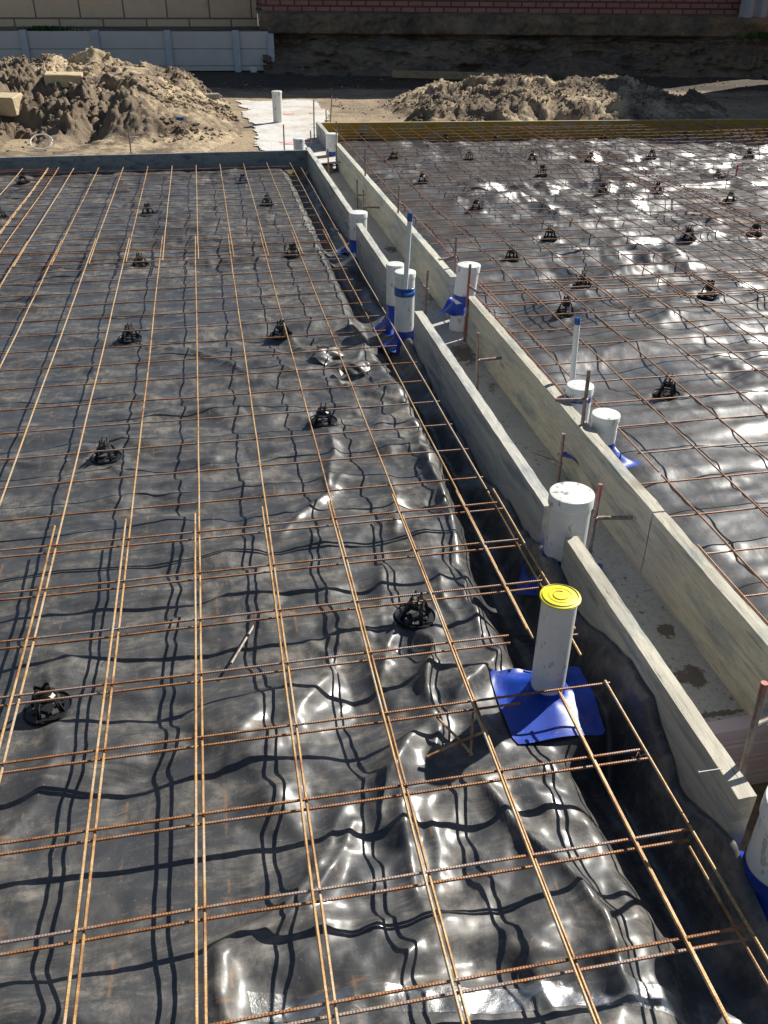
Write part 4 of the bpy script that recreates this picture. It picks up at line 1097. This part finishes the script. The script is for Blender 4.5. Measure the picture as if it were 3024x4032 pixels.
pipe('tall white pipe standing alone on the white path', .965, 10.02, .0560, -.02, .318, .024, seed=13)
pipe('capped pipe cut by the right picture edge at the near board end', 1.049, -.072, .059, -.20, .205, .045, collar=(.035, -.06, .078, .75, None, .012), seed=14)
# conduits
def conduit(label, pb, pt, r, top):
    root = empty('conduit', tuple(pb)); tag(root, label, 'conduit'); inv = Matrix.Translation(-Vector(pb))
    a, b = Vector(pb), Vector(pt); d = (b-a).normalized()
    o = MB().tube([a, (a+b)/2, b], r, 16).build('tube', M_PVCCLEAN, smooth=True); o.parent = root; o.matrix_parent_inverse = inv
    o = MB().tube([b-d*top, b-d*top*.5, b+d*.003], [r*1.12, r*1.2, r*1.1], 12).build('blue_tape_end', M_TAPE, smooth=True); o.parent = root; o.matrix_parent_inverse = inv
    return root
def Mm(x, y): return ((1300+x*.42194)/1.82278, (800+y*.42194)/1.82278)
yb = 3.00-.0475-.016
pt = aty(*Mm(748, 98), yb+.012); pb = aty(*Mm(700, 800), yb)
cd2 = conduit('white conduit with blue taped top strapped to the front pipe of the pair', tuple(pb), tuple(pt), .0115, .032)
r_ = MB(); r_.lathe([(.0490, .150), (.0502, .151), (.0502, .189), (.0490, .190)], 36, (.985, 3.0), cap_top=False)
r_.tube([(.95, 2.95, .172), (pb[0]-.02, yb-.006, .172), (pb[0], yb-.0125, .172), (pb[0]+.02, yb-.006, .172), (1.02, 2.955, .172)], .006, 6)
o = r_.build('strap_tape', M_TAPE, smooth=True); o.parent = cd2; o.matrix_parent_inverse = Matrix.Translation(-Vector(pb))
yb = 1.96; pt = aty(1248, 688, yb+.01); pb = aty(1237, 832, yb)
conduit('thin white conduit with blue taped top behind the banded pipe', (pb[0]-.003, yb-.01, -.03), tuple(pt), .0105, .022)

# ---------------------------------------------------------------- stakes
def stake(label, top, base, zb, arm=None, r=.0066, red=False, inplane=False):
    """round steel pin with a welded side arm; pixels of its top, foot and arm ends"""
    b = atz(*base, zb); t_ = aty(*top, b[1])
    d = (t_-b); mt = M_STAKE_RED if red else M_STAKE
    root = empty('form_stake', tuple(b)); tag(root, label, 'stake', 'steel form stakes'); inv = Matrix.Translation(-Vector(b))
    pts = [b-np.array([0, 0, .03]), b+d*.3, b+d*.7, t_]
    o = MB().tube(pts, r, 12).build('pin', mt, smooth=True); o.parent = root; o.matrix_parent_inverse = inv
    if arm:
        s_, e_ = arm; ps = aty(*s_, b[1]); k = (ps[2]-b[2])/(t_[2]-b[2]+1e-9); ps = b+d*k
        pe = atz(*e_, ps[2]) if not inplane else aty(*e_, b[1])
        L_ = np.linalg.norm(pe-ps)
        if L_ > .16: pe = ps+(pe-ps)*.16/L_
        if L_ > .05 and not inplane and abs(pe[2]-ps[2]) < 1e-6: pe = pe+np.array([0, 0, .0])
        o = MB().tube([ps, (ps+pe)/2, pe], r*.95, 12).build('arm', mt, smooth=True); o.parent = root; o.matrix_parent_inverse = inv
        # weld blob
        o2 = MB().lathe([(.001, -.008), (r*1.35, -.004), (r*1.35, .004), (.001, .008)], 12).build('weld', mt, smooth=True)
        o2.location = tuple(ps); o2.parent = root; o2.matrix_parent_inverse = inv
    return root
def Jj(x, y): return ((2000+x*.36166)/1.82278, (1400+y*.36166)/1.82278)
def Gg(x, y): return ((2050+x*.36166)/1.82278, (1850+y*.36166)/1.82278)
def Hh(x, y): return ((1150+x*.3014)/1.82278, (400+y*.3014)/1.82278)
def Kk(x, y): return ((2424+x*.4522)/1.82278, (2600+y*.4522)/1.82278)
def A2(x, y): return ((1000+x*.66305)/1.82278, (y*.66305)/1.82278)
def A1(x, y): return ((x*.66305)/1.82278, (y*.66305)/1.82278)
def A3(x, y): return ((1924+x*.66305)/1.82278, (y*.66305)/1.82278)
FZ = -.085
stake('tall pinkish steel stake with a left arm at the knotty board', Jj(885,155), Jj(735,1345), FZ, (Jj(828,480), Jj(520,485)), red=True)
stake('short dark stake with an arm pointing back left inside the channel', Jj(605,850), Jj(540,1400), FZ, (Jj(545,1180), Jj(260,1065)))
stake('reddish stake with a right arm beside the largest capped pipe', Gg(870,155), Gg(745,935), FZ, (Gg(835,520), Gg(1215,520)), red=True)
stake('pinkish stake with a stub arm inside the channel right of the paired pipes', Mm(912,620), Mm(885,1095), FZ, (Mm(897,800), Mm(862,765)), red=True)
stake('dark stake against the board just left of the leaning pipe', Mm(1177,310), Mm(1143,965), FZ, (Mm(1165,505), Mm(1015,525)))
stake('stake standing in front of the leaning blue collared pipe', Mm(1308,570), Mm(1250,1290), FZ, (Mm(1300,770), Mm(1375,830)), red=True)
stake('bare grey stake with a right arm inside the channel below the leaning pipe', Mm(1383,1210), Mm(1368,1790), FZ, (Mm(1385,1465), Mm(1600,1445)))
stake('tall black stake at the pale board joint', Hh(955,610), Hh(958,1350), FZ, (Hh(957,800), Hh(1005,830)))
stake('slim grey stake with a right arm in the middle of the channel', Hh(848,1010), Hh(852,1385), FZ, (Hh(850,1225), Hh(1040,1215)))
stake('reddish stake with a right arm standing behind the fourth gap pipe', Hh(932,1150), Hh(932,1620), FZ, (Hh(930,1380), Hh(1145,1385)), red=True)
stake('black stake against the pale board near the taped conduit', Hh(1400,1090), Hh(1370,1887), FZ, (Hh(1395,1315), Hh(1450,1350)))
stake('stake with a right arm near the far end of the channel', Hh(465,615), Hh(485,1020), FZ, (Hh(472,798), Hh(635,793)))
stake('stake against the far capped pipe in the right board row', Hh(577,260), Hh(580,890), FZ)
stake('stake with a left arm at the corner of the dark cross form', Hh(240,380), Hh(257,680), FZ, (Hh(243,545), Hh(100,548)))
stake('stake outside the farthest right row board', Hh(282,-20), Hh(290,490), -.02, (Hh(285,140), Hh(235,150)))
stake('stake behind the corner of the yellow form', Hh(443,105), Hh(450,405), FZ)
stake('leaning stake with a right arm behind the yellow form corner', A2(463,570), A2(452,735), -.03, (A2(460,628), A2(512,632)))
stake('stake with a left arm in front of the right heap', A2(1048,568), A2(1055,735), -.03, (A2(1050,632), A2(1003,632)))
stake('reddish stake on the white path before the dark cross form', A2(175,740), A2(181,905), -.0, red=True)
stake('stake with a left arm in front of the sunlit flank of the right heap', A3(290,570), A3(285,730), -.03, (A3(288,633), A3(255,635)))
stake('stake with a left arm at the shadow edge behind the yellow form', A3(908,562), A3(902,730), -.03, (A3(905,622), A3(865,626)))
stake('rusty stake with a right arm in the foot of the left heap', A1(760,745), A1(780,925), 0.0, (A1(768,818), A1(822,812)))
stake('stake in the sunlit patch at the far right', A3(1540,560), A3(1530,615), -.03, red=True)
stake('small peg in the sunlit patch at the far right', A3(1400,530), A3(1400,550), -.03, r=.004)
# near right stake, behind the near board
b = np.array([1.062, .085, -.12]); tp = aty(1652, 1475, .10)
root = empty('form_stake', tuple(b)); tag(root, 'mottled pink stake cut by the right picture edge behind the near board', 'stake', 'steel form stakes'); inv = Matrix.Translation(-Vector(b))
o = MB().tube([b, (b+tp)/2, tp], .0068, 12).build('pin', M_STAKE_RED, smooth=True); o.parent = root; o.matrix_parent_inverse = inv
k = b+(tp-b)*.76
o = MB().tube([k, k+np.array([.05, .01, .004]), k+np.array([.12, .02, .006])], .0065, 12).build('arm', M_STAKE, smooth=True); o.parent = root; o.matrix_parent_inverse = inv
# red peg with pink spot on right slab
b = atz(1589, 384, .0); tp = aty(1594, 356, b[1])
loose([tuple(b), tuple((b+tp)/2), tuple(tp)], .0075, M_RED, 'marker_peg', 'red painted marker peg standing on the right plastic sheet', 'peg')
# nails left in the boards
def nail(label, p, l=.03, d=(-1, 0, 0)):
    p = Vector(p); d = Vector(d).normalized()
    o = MB().tube([p-d*.004, p+d*l*.5, p+d*l], .0012, 6).tube([p+d*l, p+d*(l+.001)], .0028, 8).build('nail', M_WHITE, smooth=False); return tag(o, label, 'nail')
q = atx(*Kk(912, 945), XA); nail('bright nail sticking out of the near grey board', q, .045)
q = atx(*Mm(955, 1400), XA); nail('small nail sticking out of the middle grey board', q, .03)
q = atx(*Hh(735, 1553), XA); nail('small nail in the far grey board beside the capped pipe', q, .03)
# timber offcut by the paired pipes
a = atz(*Mm(570, 1030), -.02); b = atz(*Mm(488, 1200), -.08)
loose([tuple(a), tuple(b)], .0065, M_BOARDG, 'timber_offcut', 'grey stick leaning at the blue collar of the front paired pipe', 'stick')
# loose flap of plastic standing up by the paired pipes
def flap(px, w_, h_, rot, label, seed):
    c_ = atz(*px, 0.0); n = 14; V = []; F = []
    for i in range(n+1):
        for j in range(n+1):
            u_ = i/n-.5; v_ = j/n
            wv = .012*math.sin(u_*9+seed)+.008*math.sin(u_*15+v_*5)
            x = u_*w_; y = v_*h_*.8+wv; z = h_*.42*math.sin(v_*1.9)*(1-.6*abs(u_))+.005
            V.append((c_[0]+x*math.cos(rot)-y*math.sin(rot), c_[1]+x*math.sin(rot)+y*math.cos(rot), c_[2]-.012+z))
    for i in range(n):
        for j in range(n): a = i*(n+1)+j; F.append((a, a+1, a+n+2, a+n+1))
    mb = MB(); mb.add(V, F); o = mb.build('plastic_flap', M_MEML, smooth=True); tag(o, label, 'plastic flap')
    sm = o.modifiers.new('t', 'SOLIDIFY'); sm.thickness = .0006
flap((722, 775), .17, .10, .9, 'curled loose flap of black plastic left of the paired pipes', 1)
flap((770, 805), .15, .08, .2, 'smaller sunlit flap of black plastic below the curled one', 4)
# clear packing tape across the near plastic
t = NT('clear_tape'); gl = t.n('ShaderNodeBsdfGlossy'); gl.inputs['Roughness'].default_value = .34; tr = t.n('ShaderNodeBsdfTransparent'); tr.inputs[0].default_value = (.88, .9, .9, 1)
fr = t.n('ShaderNodeFresnel'); mx = t.n('ShaderNodeMixShader')
bp = t.n('ShaderNodeBump'); bp.inputs['Strength'].default_value = .5; bp.inputs['Distance'].default_value = .004; t.l(t.noise(40, 5, .7), bp.inputs['Height'])
t.l(bp.outputs[0], gl.inputs['Normal']); t.l(t.ramp(fr.outputs[0], [(0., .06), (.5, .5)]), mx.inputs[0]); t.l(tr.outputs[0], mx.inputs[1]); t.l(gl.outputs[0], mx.inputs[2])
t.l(mx.outputs[0], t.t.nodes['Material Output'].inputs[0]); M_CLEAR = t.m
A_ = atz(*C8(-560, 880), 0.); B_ = atz(*C8(1600, 830), 0.)
cc = [C8(-560, 930), C8(-100, 915), C8(450, 905), C8(800, 860), C8(1100, 865), C8(1330, 885)]
P = np.array([atz(*q, 0.)[:2] for q in cc]); V = []; F = []; N = 200
tt = np.linspace(0, len(P)-1, N); cxs = np.interp(tt, range(len(P)), P[:, 0]); cys = np.interp(tt, range(len(P)), P[:, 1])
W_ = 7
for i in range(N):
    for j in range(W_):
        o_ = (j/(W_-1)-.5)*.046; V.append((cxs[i]-o_*.15, cys[i]+o_, 0))
V = np.array(V); V[:, 2] = memL(V[:, 0], V[:, 1])+.0022

for i in range(N-1):
    for j in range(W_-1): a = i*W_+j; F.append((a, a+1, a+W_+1, a+W_))
mb = MB(); mb.add([tuple(v) for v in V], F); o = mb.build('clear_tape', M_CLEAR, smooth=True); tag(o, 'strip of clear tape stuck across the near black plastic', 'tape')
